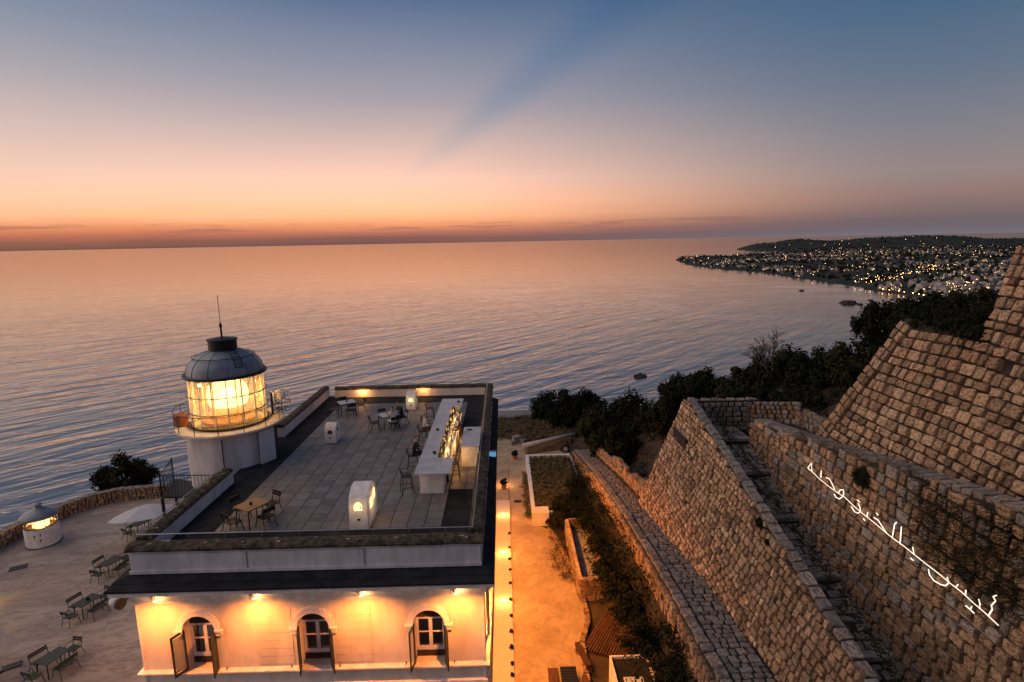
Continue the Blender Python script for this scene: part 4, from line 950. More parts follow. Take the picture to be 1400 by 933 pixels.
# gallery railing
for z in (GZ+.42, GZ+.85): ring(2.32, z, .018, 'gallery_rail')
for i in range(14):
    t = 2*math.pi*i/14; mb = MB(); mb.tube([(2.32*math.cos(t), 2.32*math.sin(t), GZ), (2.32*math.cos(t), 2.32*math.sin(t), GZ+.86)], .016, 5); mb.build('baluster', 'metal_dark', tw)
ringt = ring(1.76, GZ+.08, .03, 'gallery_kerb')
mb = MB(); mb.lathe([(.28, 0), (.30, .05), (.30, .52), (.32, .53), (.1, .62)], (-1.98, -.6, GZ), 16, cap=True); mb.build('gas_drum', 'terracotta', tw)
mb = MB(); mb.tube([(.45, -1.92, GZ-.3), (.45, -1.92, RF-.2)], .025, 6); mb.build('drain_pipe', 'metal_dark', tw)
mb = MB(); mb.box(-.40, .40, -.05, .05, 0, 1.55); d_ = mb.build('tower_door', 'plaster_top', tw); d_.location = (1.95, -.75, RF); d_.rotation_euler = (0, 0, R(62))
mb = MB(); mb.box(-.45, .45, -.06, .06, 0, 1.7); d_ = mb.build('doorway', 'interior', tw); d_.location = (1.88, .1, RF); d_.rotation_euler = (0, 0, R(90))
# cage of the side light, right of the gallery
cg = empty('cage_light', gY(386, 560, 27.6)); tag(cg, 'small white caged beacon on a post beside the lantern gallery', 'beacon')
for z, m_ in ((.02, 'metal_dark'), (.42, 'metal_dark'), (.95, 'white_paint')):
    mb = MB(); mb.tube([(.42*math.cos(2*math.pi*i/20), .42*math.sin(2*math.pi*i/20), z) for i in range(20)], .022, 5, closed=True); mb.build('hoop', m_, cg)
for i in range(6):
    t = 2*math.pi*i/6; mb = MB(); mb.tube([(.42*math.cos(t), .42*math.sin(t), .0), (.42*math.cos(t), .42*math.sin(t), .95)], .015, 5); mb.build('bar', 'white_paint', cg)
mb = MB(); mb.lathe([(.05, .5), (.20, .56), (.20, .92), (.30, .95), (.05, 1.05)], n=14, cap=True); mb.build('beacon_head', 'white_paint', cg)
mb = MB(); mb.tube([(-.40, -.2, .9), (-.40, -.2, -1.6)], .06, 8); mb.build('post', 'metal_dark', cg)
mb = MB(); mb.bar((-.4, -.2, .02), (.2, 0, .02), .05); mb.build('arm', 'metal_dark', cg)
# steel landing with bar railing at the tower's foot
lg = empty('steel_landing', (0, 0, 0)); tag(lg, 'steel landing with bar railing at the foot of the lighthouse tower', 'landing')
A, B, C_, D_ = (-15.4, 24.2), (-12.9, 24.1), (-12.7, 25.2), (-16.0, 26.2); zl = 7.55
mb = MB(); mb.prism([A, B, C_, D_], zl-.08, zl); mb.build('deck', 'metal_dark', lg)
def fence(a, b, z0, h, n):
    a, b = Vector((a[0], a[1], z0)), Vector((b[0], b[1], z0)); mb = MB()
    mb.tube([a+Vector((0, 0, h)), b+Vector((0, 0, h))], .022, 5); mb.build('top_rail', 'metal_dark', lg)
    mb = MB(); mb.tube([a+Vector((0, 0, .08)), b+Vector((0, 0, .08))], .018, 5); mb.build('bottom_rail', 'metal_dark', lg)
    for i in range(n+1):
        p = a.lerp(b, i/n); mb = MB(); mb.tube([p+Vector((0, 0, 0 if i in (0, n) else .08)), p+Vector((0, 0, h+(.06 if i in (0, n) else 0)))], .03 if i in (0, n) else .011, 5); mb.build('bar', 'metal_dark', lg)
fence(A, B, zl, 1.0, 16); fence(D_, A, zl, 1.0, 11)
for p in (A, D_, B): mb = MB(); mb.bar((p[0], p[1], 0), (p[0], p[1], zl-.08), .1); mb.build('support', 'metal_dark', lg)

# ------------------------------------------------------------------ roof furniture
def arch_vent(x0, x1, y0, y1, h, label, lit, side):
    v = empty('roof_vent', ((x0+x1)/2, y0, RF+.02)); w = (x1-x0)/2; d = y1-y0; tag(v, label, 'vent', 'rounded white vents on the roof terrace')
    n = 12; sp = h*.56; rr = d/2; prof = [(0, 0), (0, sp)]+[(rr-rr*math.cos(math.pi*i/n), sp+(h-sp)*math.sin(math.pi*i/n)) for i in range(1, n)]+[(d, sp), (d, 0)]
    k = len(prof); mb = MB(); mb.add([(-w, y, z) for y, z in prof]+[(w, y, z) for y, z in prof], [tuple(range(k)), tuple(range(k, 2*k))[::-1]]+[(i, (i+1) % k, k+(i+1) % k, k+i) for i in range(k)])
    b_ = mb.build('hood', 'white_paint', v, bevel=.02)
    def arch_panel(plane, c, z, hw, hh, m):
        pts = [(c-hw, z), (c+hw, z), (c+hw, z+hh-hw)]+[(c+hw*math.cos(math.pi*i/8), z+hh-hw+hw*math.sin(math.pi*i/8)) for i in range(1, 8)]+[(c-hw, z+hh-hw)]
        mb = MB(); kk = len(pts)
        if plane == 'x': f = lambda o: [(w+o, a, b) for a, b in pts]
        else:
            yz = lambda zz: 0 if zz <= sp else rr-rr*math.sqrt(max(0, 1-((zz-sp)/(h-sp))**2))
            f = lambda o: [(a, yz(b)-o, b) for a, b in pts]
        mb.add(f(-.03)+f(.006), [tuple(range(kk, 2*kk))]+[(i, (i+1) % kk, kk+(i+1) % kk, kk+i) for i in range(kk)]); mb.build('vent_opening', m, v)
    arch_panel('y', 0, h*.50, w*.42, h*.20, 'glow_warm' if lit else 'interior')
    if side:
        arch_panel('x', d*.36, h*.42, d*.11, h*.26, 'glow_warm' if lit else 'interior'); arch_panel('x', d*.70, h*.52, d*.10, h*.26, 'glow_warm' if lit else 'interior')
    else: arch_panel('x', d*.5, h*.55, d*.14, h*.2, 'interior')
    mb = MB(); mb.box(-.06, .06, -.012, .02, h*.24, h*.29); mb.build('socket', 'interior', v)
    if lit: light('vent_light', (0, -.35, h*.6), 4, (1, .6, .25), .06, parent=v); light('vent_light', (w+.35, d*.5, h*.55), 9 if side else 3, (1, .6, .25), .06, parent=v)
    return v
arch_vent(-5.60, -4.93, 18.90, 20.35, 1.45, 'large white rounded vent with glowing openings near the front parapet', True, True)
arch_vent(-9.22, -8.66, 27.95, 28.75, .98, 'small unlit white rounded vent standing left of the roof tables', False, False)
arch_vent(-6.02, -5.45, 33.55, 34.35, 1.05, 'white rounded vent with one glowing opening by the far parapet', True, False)

def make_table(lx, ly, top, name='table'):
    t = empty(name); n = 6
    for i in range(n):
        y0 = -ly/2+i*ly/n; mb = MB(); mb.box(-lx/2, lx/2, y0+.005, y0+ly/n-.005, .715, .74); mb.build('slat', top, t)
    mb = MB(); mb.box(-lx/2+.05, lx/2-.05, -ly/2+.05, ly/2-.05, .67, .712); mb.build('frame', 'metal_dark', t)
    for sx_ in (-1, 1):
        for sy_ in (-1, 1): mb = MB(); mb.tube([(sx_*(lx/2-.07), sy_*(ly/2-.07), .70), (sx_*(lx/2-.04), sy_*(ly/2-.04), 0)], .022, 6); mb.build('leg', 'metal_dark', t)
    return t
def make_chair(w=.46, m='metal_dark', seatm=None, arms=False, name='chair', sh=.45, bh=.82):
    """sits facing +y; backrest at -y"""
    c = empty(name); d = .44; seatm = seatm or m
    for i in range(4):
        y0 = -d/2+i*d/4; mb = MB(); mb.box(-w/2, w/2, y0+.008, y0+d/4-.008, sh-.02, sh); mb.build('seat_slat', seatm, c)
    mb = MB(); mb.box(-w/2+.02, w/2-.02, -d/2+.02, d/2-.02, sh-.045, sh-.022); mb.build('seat_frame', m, c)
    for s in (-1, 1):
        mb = MB(); mb.tube([(s*(w/2-.02), d/2-.03, sh-.03), (s*(w/2+.02), d/2+.04, 0)], .016, 5); mb.build('leg', m, c)
        mb = MB(); mb.tube([(s*(w/2-.02), -d/2+.03, sh-.03), (s*(w/2+.02), -d/2-.10, 0)], .016, 5); mb.build('leg', m, c)
        mb = MB(); mb.tube([(s*(w/2-.02), -d/2+.03, sh-.03), (s*(w/2-.02), -d/2-.02, sh+.15), (s*(w/2-.02), -d/2-.09, bh)], .016, 5); mb.build('back_post', m, c)
        if arms: mb = MB(); mb.tube([(s*(w/2), -d/2-.04, sh+.2), (s*(w/2+.01), d/2-.06, sh+.2), (s*(w/2), d/2-.03, sh-.02)], .014, 5); mb.build('armrest', m, c)
    for z0, z1 in ((bh-.17, bh-.09), (bh-.08, bh+.01)):
        mb = MB(); k = (z0-sh-.15)/(bh-sh-.15); mb.bar((-w/2+.0, -d/2-.02-.06*k, (z0+z1)/2), (w/2, -d/2-.02-.06*k, (z0+z1)/2), .02, z1-z0); mb.build('back_slat', m, c)
    return c
def make_stool(name='bar_stool'):
    c = empty(name); sh = .75; w = .40
    mb = MB(); mb.box(-w/2, w/2, -w/2, w/2, sh-.025, sh); mb.build('seat', 'metal_dark', c, bevel=.01)
    for sx_ in (-1, 1):
        for sy_ in (-1, 1): mb = MB(); mb.tube([(sx_*(w/2-.03), sy_*(w/2-.03), sh-.02), (sx_*(w/2+.04), sy_*(w/2+.05), 0)], .017, 5); mb.build('leg', 'metal_dark', c)
        mb = MB(); mb.tube([(sx_*(w/2-.02), -w/2+.02, sh-.02), (sx_*(w/2-.01), -w/2-.05, sh+.30)], .016, 5); mb.build('back_post', 'metal_dark', c)
        mb = MB(); mb.tube([(sx_*(w/2-.01), -w/2-.05, sh+.22), (sx_*(w/2+.02), w/2-.08, sh+.22)], .014, 5); mb.build('armrest', 'metal_dark', c)
    mb = MB(); mb.bar((-w/2, -w/2-.05, sh+.27), (w/2, -w/2-.05, sh+.27), .02, .07); mb.build('back_slat', 'metal_dark', c)
    for s in (-1, 1): mb = MB(); mb.tube([(s*(w/2+.02), -w/2-.0, .3), (s*(w/2+.02), w/2+.0, .3)], .012, 5); mb.build('foot_rail', 'metal_dark', c)
    return c
PROTO = {}
def place(key, maker, loc, rz, label, cat, group, z=None):
    if key not in PROTO: PROTO[key] = maker(); o = PROTO[key]
    else: o = copy_tree(PROTO[key])
    o.location = loc; o.rotation_euler = (0, 0, rz); tag(o, label, cat, group); return o
def around(cx, cy, ang, lx, ly, z, spec, nm, keyc, mk, group, key2=None, mk2=None):
    """chairs round a table: spec = sides to fill -> label"""
    dirs = {'e': (lx/2+.34, 0, math.pi/2), 'w': (-lx/2-.34, 0, -math.pi/2), 'n': (0, ly/2+.30, math.pi), 's': (0, -ly/2-.30, 0)}
    for s, lab in spec.items():
        dx, dy, r_ = dirs[s]; c_, s_ = math.cos(ang), math.sin(ang)
        k, m_ = (key2, mk2) if (key2 and s in 'ns') else (keyc, mk)
        place(k, m_, (cx+dx*c_-dy*s_, cy+dx*s_+dy*c_, z), ang+r_+random.uniform(-.12, .12), lab, 'bench' if (key2 and s in 'ns') else 'chair', group)
rc = lambda: make_chair(.46, 'metal_dark', 'metal_dark')
G1 = 'chairs on the roof terrace'
# table 1 (teak top, near left)
a1, b1, d1 = gz(321, 693, RF+.74), gz(352, 679, RF+.74), gz(337, 702, RF+.74)
an = math.atan2(b1.y-a1.y, b1.x-a1.x); cx, cy = -9.30, 19.62
place('tbl_teak', lambda: make_table(.92, .80, 'slat_teak'), (cx, cy, RF+.02), an, 'small slatted table with an orange wooden top near the front parapet', 'table', 'tables on the roof terrace')
around(cx, cy, an, .92, .80, RF+.02, {'e': 'dark chair at the far right end of the orange roof table', 'w': 'dark chair at the near left end of the orange roof table', 'n': 'dark chair in shadow behind the orange roof table', 's': 'dark chair in front of the orange roof table'}, '', 'chair_r', rc, G1)
# table 2 (far left corner)
t2c = gz(474, 550, RF+.74); place('tbl_pale', lambda: make_table(.95, .80, 'marble'), (t2c.x, t2c.y, RF+.02), .55, 'pale topped table in the far left corner of the roof terrace', 'table', 'tables on the roof terrace')
around(t2c.x, t2c.y, .55, .95, .80, RF+.02, {'e': 'dark chair on the right of the far corner roof table', 'w': 'dark chair on the left of the far corner roof table', 'n': 'dark chair behind the far corner roof table by the parapet', 's': 'dark chair in front of the far corner roof table'}, '', 'chair_r', rc, G1)
# table 3 (two guests)
t3c = gz(531, 567, RF+.74); place('tbl_pale', None, (t3c.x, t3c.y, RF+.02), .6, 'pale table with glasses where two guests sit on the roof', 'table', 'tables on the roof terrace')
around(t3c.x, t3c.y, .6, .95, .80, RF+.02, {'w': 'empty dark chair on the near left of the guests table', 'n': 'empty dark chair behind the guests table', 'e': 'dark chair under the guest in dark clothes at the roof table', 's': 'dark chair under the guest in white at the roof table'}, '', 'chair_r', rc, G1)
def glassware(loc, k, label, cat='glass'):
    mb = MB()
    if k == 0: mb.lathe([(.035, 0), (.04, .12)], n=10, cap=True); o = mb.build('tumbler', 'glow_bar' if False else 'slat_teak')
    elif k == 1: mb.lathe([(.05, 0), (.05, .09), (.045, .10)], n=10, cap=True); o = mb.build('candle_holder', 'metal_dark')
    o.location = loc; tag(o, label, cat); return o
glassware((t3c.x-.05, t3c.y-.05, RF+.762), 0, 'amber drink in a tumbler on the guests table')
glassware((t3c.x+.18, t3c.y+.05, RF+.762), 1, 'dark candle holder on the guests table', 'candle holder')
glassware((-9.30, 19.55, RF+.762), 1, 'dark candle holder on the orange roof table', 'candle holder')
glassware((t2c.x, t2c.y, RF+.762), 1, 'dark candle holder on the far corner roof table', 'candle holder')

# bar
bar = empty('bar_counter', (-3.64, 21.2, RF)); tag(bar, 'long pale marble topped bar with glowing work trough on the roof', 'bar')
def bb(n_, x0, x1, y0, y1, z0, z1, m, par=bar, bev=0): mb = MB(); mb.box(x0, x1, y0, y1, z0, z1); return mb.build(n_, m, par, bevel=bev)
LB = 10.8
bb('counter_top', 0, .72, 1.66, LB-1.62, 1.04, 1.10, 'marble', bev=.01)
bb('end_top', 0, 1.42, 0, 1.65, 1.04, 1.10, 'marble', bev=.01)
bb('end_top', 0, 1.22, LB-1.61, LB, 1.04, 1.10, 'marble', bev=.01)
bb('base_panel', .12, 1.08, .55, 1.5, .02, 1.035, 'white_paint')
bb('base_panel', .30, .68, 1.501, LB-.9, .02, 1.035, 'white_paint')
bb('base_panel', .12, 1.08, LB-1.4, LB-.2, .02, 1.035, 'white_paint')
bb('work_shelf', .72, 1.22, 1.66, LB-1.62, .78, .82, 'steel')
bb('bottle_step', .72, .90, 1.70, LB-1.66, .821, .92, 'steel')
bb('shelf_front', 1.16, 1.20, 1.66, LB-1.62, .1, .779, 'white_paint')
bb('light_strip', .69, .715, 1.72, LB-1.7, .98, 1.02, 'glow_bar')
bb('light_strip', 1.19, 1.215, 1.72, LB-1.7, .70, .74, 'glow_bar')
for i in range(5): light('bar_light', (.95, 2.3+i*1.5, 1.12), 9, (1, .52, .13), .06, parent=bar); 
for i in range(3): light('bar_light', (1.45, 2.6+i*2.2, .62), 16, (1, .45, .10), .08, parent=bar)
rng = random.Random(33)
def make_bottle(k):
    mb = MB(); h = (.30, .33, .26)[k]; r = (.037, .035, .045)[k]; mb.lathe([(r, 0), (r, h*.6), (.014, h*.78), (.014, h), (.018, h), (.018, h+.01)], n=8, cap=True); return mb.mesh('bottle', 'bottle_glass', True)
BM = [make_bottle(k) for k in range(3)]
nb = 0
for i in range(46):
    o = bpy.data.objects.new('bottle', BM[i % 3]); COL.objects.link(o); y = 1.80+i*.158+rng.uniform(-.03, .03)
    o.location = (-3.64+rng.choice((.76, .83)), 21.2+y, RF+.922); tag(o, 'small dark bottle in the row along the glowing bar trough', 'bottle', 'bottles along the bar')
cupm = MB(); cupm.lathe([(.03, 0), (.045, .10), (.04, .11)], n=8, cap=True); cupm = cupm.mesh('glass', 'cloth_white')
for i in range(26):
    o = bpy.data.objects.new('drinking_glass', cupm); COL.objects.link(o); o.location = (-3.64+rng.uniform(1.0, 1.14), 21.2+1.9+i*.27+rng.uniform(-.05, .05), RF+.822); tag(o, 'small pale glass standing on the glowing bar work shelf', 'glass', 'glasses on the bar work shelf')
for (x, y, lab) in ((.55, .95+1.2, 'dark ashtray on the near end of the bar'), (.35, 5.2, 'dark bowl halfway along the guests side of the bar'), (1.0, LB-.8, 'dark jar on the far end of the bar')):
    mb = MB(); mb.lathe([(.06, 0), (.08, .08), (.07, .09)], n=12, cap=True); o = mb.build('bowl', 'metal_dark'); o.location = (-3.64+x, 21.2+y, RF+1.102); tag(o, lab, 'bowl')
blk = empty('service_block', (-2.06, 24.4, RF)); tag(blk, 'pale service block with a round dark hole against the right parapet', 'counter')
bb('block_body', .03, .82, .06, 2.68, .02, .95, 'white_paint', blk); bb('block_top', 0, .85, 0, 2.72, .951, 1.0, 'marble', blk, .01)
mb = MB(); mb.lathe([(.13, 1.0), (.13, 1.012)], (.28, 2.3, 0), 16, cap=True); mb.build('sink_bowl', 'metal_dark', blk)
# stools
GS = 'stools at the bar'
for (x, y, r_, lab) in ((-4.05, 21.85, -1.2, 'dark bar stool standing alone at the near end of the bar'), (-4.15, 24.1, -1.4, 'dark bar stool under the guest in dark clothes at the bar'), (-4.15, 27.4, -1.5, 'dark bar stool under the guest in white at the bar'), (-4.3, 31.4, -1.5, 'dark bar stool at the far end of the bar'), (-2.25, 23.1, 1.6, 'dark bar stool on the service side of the bar'), (-4.2, 28.9, -1.5, 'empty dark bar stool beyond the guest in white')):
    place('stool', make_stool, (x, y, RF+.02), r_, lab, 'stool', GS)
# strip lamps washing the far parapet
for i, (x, e, lab) in enumerate(((-9.4, 40, 'warm strip lamp washing the left half of the far parapet'), (-5.4, 20, 'warm strip lamp washing the far parapet behind the lit vent'))):
    s_ = empty('strip_lamp', (x, BY1-PIN-.03, RF+.50)); tag(s_, lab, 'lamp'); mb = MB(); mb.box(-.5, .5, -.02, .02, -.02, .02); mb.build('housing', 'metal_dark', s_)
    mb = MB(); mb.box(-.48, .48, -.028, -.021, -.012, .012); mb.build('tube', 'glow_warm', s_); light('strip_light', (0, -.25, -.02), e, (1, .40, .10), .12, parent=s_)

# ------------------------------------------------------------------ people
def person(name, joints, edges, radii, zones, label):
    me = bpy.data.meshes.new(name); keys = list(joints); idx = {k: i for i, k in enumerate(keys)}
    me.from_pydata([joints[k] for k in keys], [(idx[a], idx[b]) for a, b in edges], []); o = bpy.data.objects.new(name, me); COL.objects.link(o)
    o.modifiers.new('s', 'SKIN'); sv = me.skin_vertices[0].data
    for k in keys: r = radii[k]; sv[idx[k]].radius = r if isinstance(r, tuple) else (r, r); 
    sv[idx['pelvis']].use_root = True
    ss = o.modifiers.new('u', 'SUBSURF'); ss.levels = 1; ss.render_levels = 1
    dg = bpy.context.evaluated_depsgraph_get(); m2 = bpy.data.meshes.new_from_object(o.evaluated_get(dg)); o.modifiers.clear(); o.data = m2
    names = ['skin', 'hair', zones['top'], zones['legs'], 'metal_dark']; m2.materials.clear()
    for n_ in names: m2.materials.append(MT[n_])
    J = {k: Vector(v) for k, v in joints.items()}
    for p in m2.polygons:
        c = p.center; k = min(J, key=lambda q_: (J[q_]-c).length); mi = 2
        if k in ('head', 'crown', 'nose'): mi = 1 if (c.z > J['head'].z+.05 or (c-J['head']).dot(J['nose']-J['head']) < -.002) else 0
        elif k in ('neck', 'hand_l', 'hand_r', 'tip_l', 'tip_r', 'thumb_l', 'thumb_r'): mi = 0
        elif k.startswith(('knee', 'ankle', 'hip')) or k == 'pelvis': mi = 3
        elif k.startswith('toe'): mi = 4
        p.material_index = mi; p.use_smooth = True
    tag(o, label, 'person'); return o
RAD = dict(pelvis=(.15, .12), waist=(.13, .10), chest=(.17, .12), neck=.055, head=(.085, .095), crown=(.075, .085), nose=.02)
for s in 'lr': RAD.update({'sh_'+s: .07, 'el_'+s: .048, 'hand_'+s: .038, 'tip_'+s: .022, 'thumb_'+s: .013, 'hip_'+s: .10, 'knee_'+s: .065, 'ankle_'+s: .042, 'toe_'+s: .04})
ED = [('pelvis', 'waist'), ('waist', 'chest'), ('chest', 'neck'), ('neck', 'head'), ('head', 'crown'), ('head', 'nose')]
for s in 'lr': ED += [('chest', 'sh_'+s), ('sh_'+s, 'el_'+s), ('el_'+s, 'hand_'+s), ('hand_'+s, 'tip_'+s), ('hand_'+s, 'thumb_'+s), ('pelvis', 'hip_'+s), ('hip_'+s, 'knee_'+s), ('knee_'+s, 'ankle_'+s), ('ankle_'+s, 'toe_'+s)]
def pose(seat, lean=.06, hands=(.30, .25), stand=False, foot=0.0):
    """faces +y"""
    j = {}; pz = seat+.10 if not stand else .95
    j['pelvis'] = (0, 0, pz); j['waist'] = (0, lean*.5, pz+.22); j['chest'] = (0, lean, pz+.42); j['neck'] = (0, lean+.03, pz+.58); j['head'] = (0, lean+.05, pz+.70); j['crown'] = (0, lean+.04, pz+.78); j['nose'] = (0, lean+.16, pz+.70)
    for s, q_ in (('l', -1), ('r', 1)):
        j['sh_'+s] = (q_*.19, lean, pz+.46); j['el_'+s] = (q_*.25, lean+.10, pz+.22); hx = hands[0] if s == 'l' else hands[1]
        j['hand_'+s] = (q_*.16, lean+hx, pz+.22); j['tip_'+s] = (q_*.13, lean+hx+.10, pz+.21); j['thumb_'+s] = (q_*.10, lean+hx+.03, pz+.24)
        j['hip_'+s] = (q_*.10, .02, pz-.04)
        if stand: j['knee_'+s] = (q_*.11, .05, .50); j['ankle_'+s] = (q_*.11, .0, .07); j['toe_'+s] = (q_*.12, .13, .04)
        else: j['knee_'+s] = (q_*.14, .44, seat+.06); j['ankle_'+s] = (q_*.13, .42, max(.09, seat-.36)*1.0+foot); j['toe_'+s] = (q_*.14, .56, max(.05, seat-.40)+foot)
    return j
def put(o, x, y, z, rz): o.location = (x, y, z); o.rotation_euler = (0, 0, rz)
c_, s_ = math.cos(.6), math.sin(.6)
put(person('person', pose(.45), ED, RAD, dict(top='cloth_white', legs='cloth_white'), 'guest in white clothes seated at the roof table, back to the viewer'), t3c.x+.70*s_, t3c.y-.70*c_, RF+.02, .6)
put(person('person', pose(.45, .1), ED, RAD, dict(top='cloth_dark', legs='cloth_dark'), 'guest in dark clothes seated across the roof table'), t3c.x+.80*c_, t3c.y+.80*s_, RF+.02, .6+math.pi/2)
put(person('person', pose(.75, .08, foot=-.06), ED, RAD, dict(top='cloth_white', legs='cloth_brown'), 'guest in white shirt seated on a stool at the bar'), -4.12, 27.4, RF+.02, -1.5)
put(person('person', pose(.75, .12, foot=-.06), ED, RAD, dict(top='cloth_dark', legs='cloth_dark'), 'guest in dark clothes seated on a stool at the bar'), -4.12, 24.1, RF+.02, -1.4)
put(person('person', pose(0, .07, (.34, .30), stand=True), ED, RAD, dict(top='cloth_brown', legs='cloth_dark'), 'bartender in brown standing behind the glowing bar trough'), -2.15, 26.3, RF+.02, math.pi/2)
# lamps on the left side wall of the building
for i, y in enumerate((18.6, 22.0)):
    l = empty('side_lamp', (BX0-.12, y, 6.85)); tag(l, ('nearer', 'farther')[i]+' small lamp high on the terrace side of the building', 'lamp', 'lamps along the terrace side')
    mb = MB(); mb.lathe([(.05, -.10), (.055, 0), (.04, .12), (.02, .16)], (-.02, 0, 0), 10, cap=True); mb.build('lamp_body', 'terracotta', l)
    mb = MB(); mb.lathe([(.035, -.105), (.035, -.13)], (-.02, 0, 0), 10, cap=True); mb.build('bulb', 'lamp_warm', l)
    light('lamp_light', (-.22, 0, -.2), 420, (1, .42, .12), .08, spot=150, direction=(-.75, -.2, -1), parent=l, blend=.8)

# ================================================================== LEFT TERRACE
# perimeter wall: rubble stones with a pale cap
per = empty('terrace_wall'); tag(per, 'low rubble wall with a grey cap round the left terrace', 'wall')
PW = [(-32.6, 25), (-32.2, 33), (-31.9, 35.6), (-31.3, 37.6), (-30.2, 39.4), (-28.8, 40.4), (-26, 40.8), (-22, 41.2), (-17, 41.8)]
mb = MB(); mb.sweep([(-.22, -.6), (.14, -.6), (.14, .88), (-.22, .88)], PW); mb.build('wall_core', 'mortar', per)
mb = MB(); mb.sweep([(-.28, .885), (.22, .885), (.22, .96), (-.28, .96)], PW); mb.build('wall_cap', 'stone_d', per)
for i in range(1, len(PW)-1):
    a, b = Vector((*PW[i], 0)), Vector((*PW[i+1], 0)); d = (b-a); L = d.length
    nn = Vector((d.y, -d.x, 0)).normalized()
    lay_stones(per, a+nn*.14, d, (0, 0, 1), [(0, 0), (L, 0), (L, .88), (0, .88)], .22, (.2, .42), .10, ['stone_c', 'stone_a', 'stone_d'], 45, seed=90+i, hvar=.25)
def ground_lamp(x, y, e, label, tall=.25):
    l = empty('terrace_lamp', (x, y, 0)); tag(l, label, 'lamp', 'lamps on the terrace wall')
    mb = MB(); mb.lathe([(.10, 0), (.12, .03), (.03, .05), (.03, tall)], n=10, cap=True); mb.build('stem', 'metal_dark', l)
    mb = MB(); mb.lathe([(.07, tall), (.10, tall+.05), (.10, tall+.14), (.04, tall+.18)], n=12, cap=True); mb.build('globe', 'lamp_core', l)
    light('lamp_light', (.0, -.16, tall+.25), e, (1, .52, .16), .06, parent=l); return l
p = gz(150, 687, 0); ground_lamp(p.x, p.y-.1, 26, 'glowing lamp at the far terrace wall below the lone bush')
p = gz(1, 822, 0); ground_lamp(p.x-.35, p.y, 22, 'glowing lamp at the left edge of the terrace', .5)
p = gz(-6, 872, 0); ground_lamp(p.x-.5, p.y, 14, 'dim glowing lamp on the terrace left of the folded parasol', .4)
# kiosk: round white hut with glowing slot and conical lid (old lamp house)
KX, KY = -29.75, 34.4
kk = empty('round_hut', (KX, KY, 0)); kk.scale = (.86, .86, 1.04); tag(kk, 'small round white hut with a glowing slot under its conical metal lid', 'hut')
mb = MB(); mb.lathe([(1.10, 0), (1.06, .05), (1.06, 1.25), (1.0, 1.25), (1.0, .3)], n=36); mb.build('body', 'white_paint', kk)
mb = MB(); mb.lathe([(1.10, .01), (1.10, .06), (1.0, .06)], n=36); mb.build('foot_ring', 'metal_dark', kk)
mb = MB(); mb.lathe([(1.08, 1.25), (1.08, 1.29), (.9, 1.29)], n=36); mb.build('rim', 'metal_dark', kk)
mb = MB(); mb.lathe([(.99, 1.1), (.6, 1.12), (.02, 1.12)], n=36); mb.build('inner_floor', 'slat_teak', kk)
for i in range(10):
    t = 2*math.pi*i/10; mb = MB(); mb.tube([(1.0*math.cos(t), 1.0*math.sin(t), 1.25), (1.0*math.cos(t), 1.0*math.sin(t), 1.86)], .02, 5); mb.build('post', 'slat_teak', kk)
mb = MB(); mb.lathe([(1.20, 1.80), (1.22, 1.84), (.9, 2.06), (.22, 2.36), (.2, 2.36)], n=36); mb.lathe([(1.20, 1.80), (.8, 1.96), (.2, 2.28)], n=36); mb.build('lid', 'metal_zinc', kk, smooth=True)
mb = MB(); mb.lathe([(.18, 2.33), (.18, 2.50), (.26, 2.51), (.26, 2.56), (.05, 2.62)], n=18, cap=True); mb.build('finial', 'metal_zinc', kk)
mb = MB(); mb.lathe([(.5, 1.14), (.5, 1.4)], n=20, cap=True); mb.build('lamp_drum', 'glow_warm', kk)
light('hut_light', (0, 0, 1.62), 130, (1, .50, .12), .12, parent=kk)
for dx, z in ((.25, .75), (.55, .45), (.58, .8)):
    t = R(-90)+dx; mb = MB(); mb.box(-.03, .03, -.02, .03, z, z+.16); h_ = mb.build('hinge', 'metal_dark', kk); h_.location = (1.06*math.cos(t), 1.06*math.sin(t), 0); h_.rotation_euler = (0, 0, t+math.pi/2)
# dark hatch covers in the paving
for px, py, lab, sx_, sy_ in ((25, 777, 'dark square hatch cover in the paving near the round hut', .42, .28),):
    p = gz(px, py); mb = MB(); mb.box(-sx_, sx_, -sy_, sy_, .013, .035); o = mb.build('hatch_cover', 'metal_dark'); o.location = (p.x, p.y, 0); o.rotation_euler = (0, 0, .55); tag(o, lab, 'hatch')
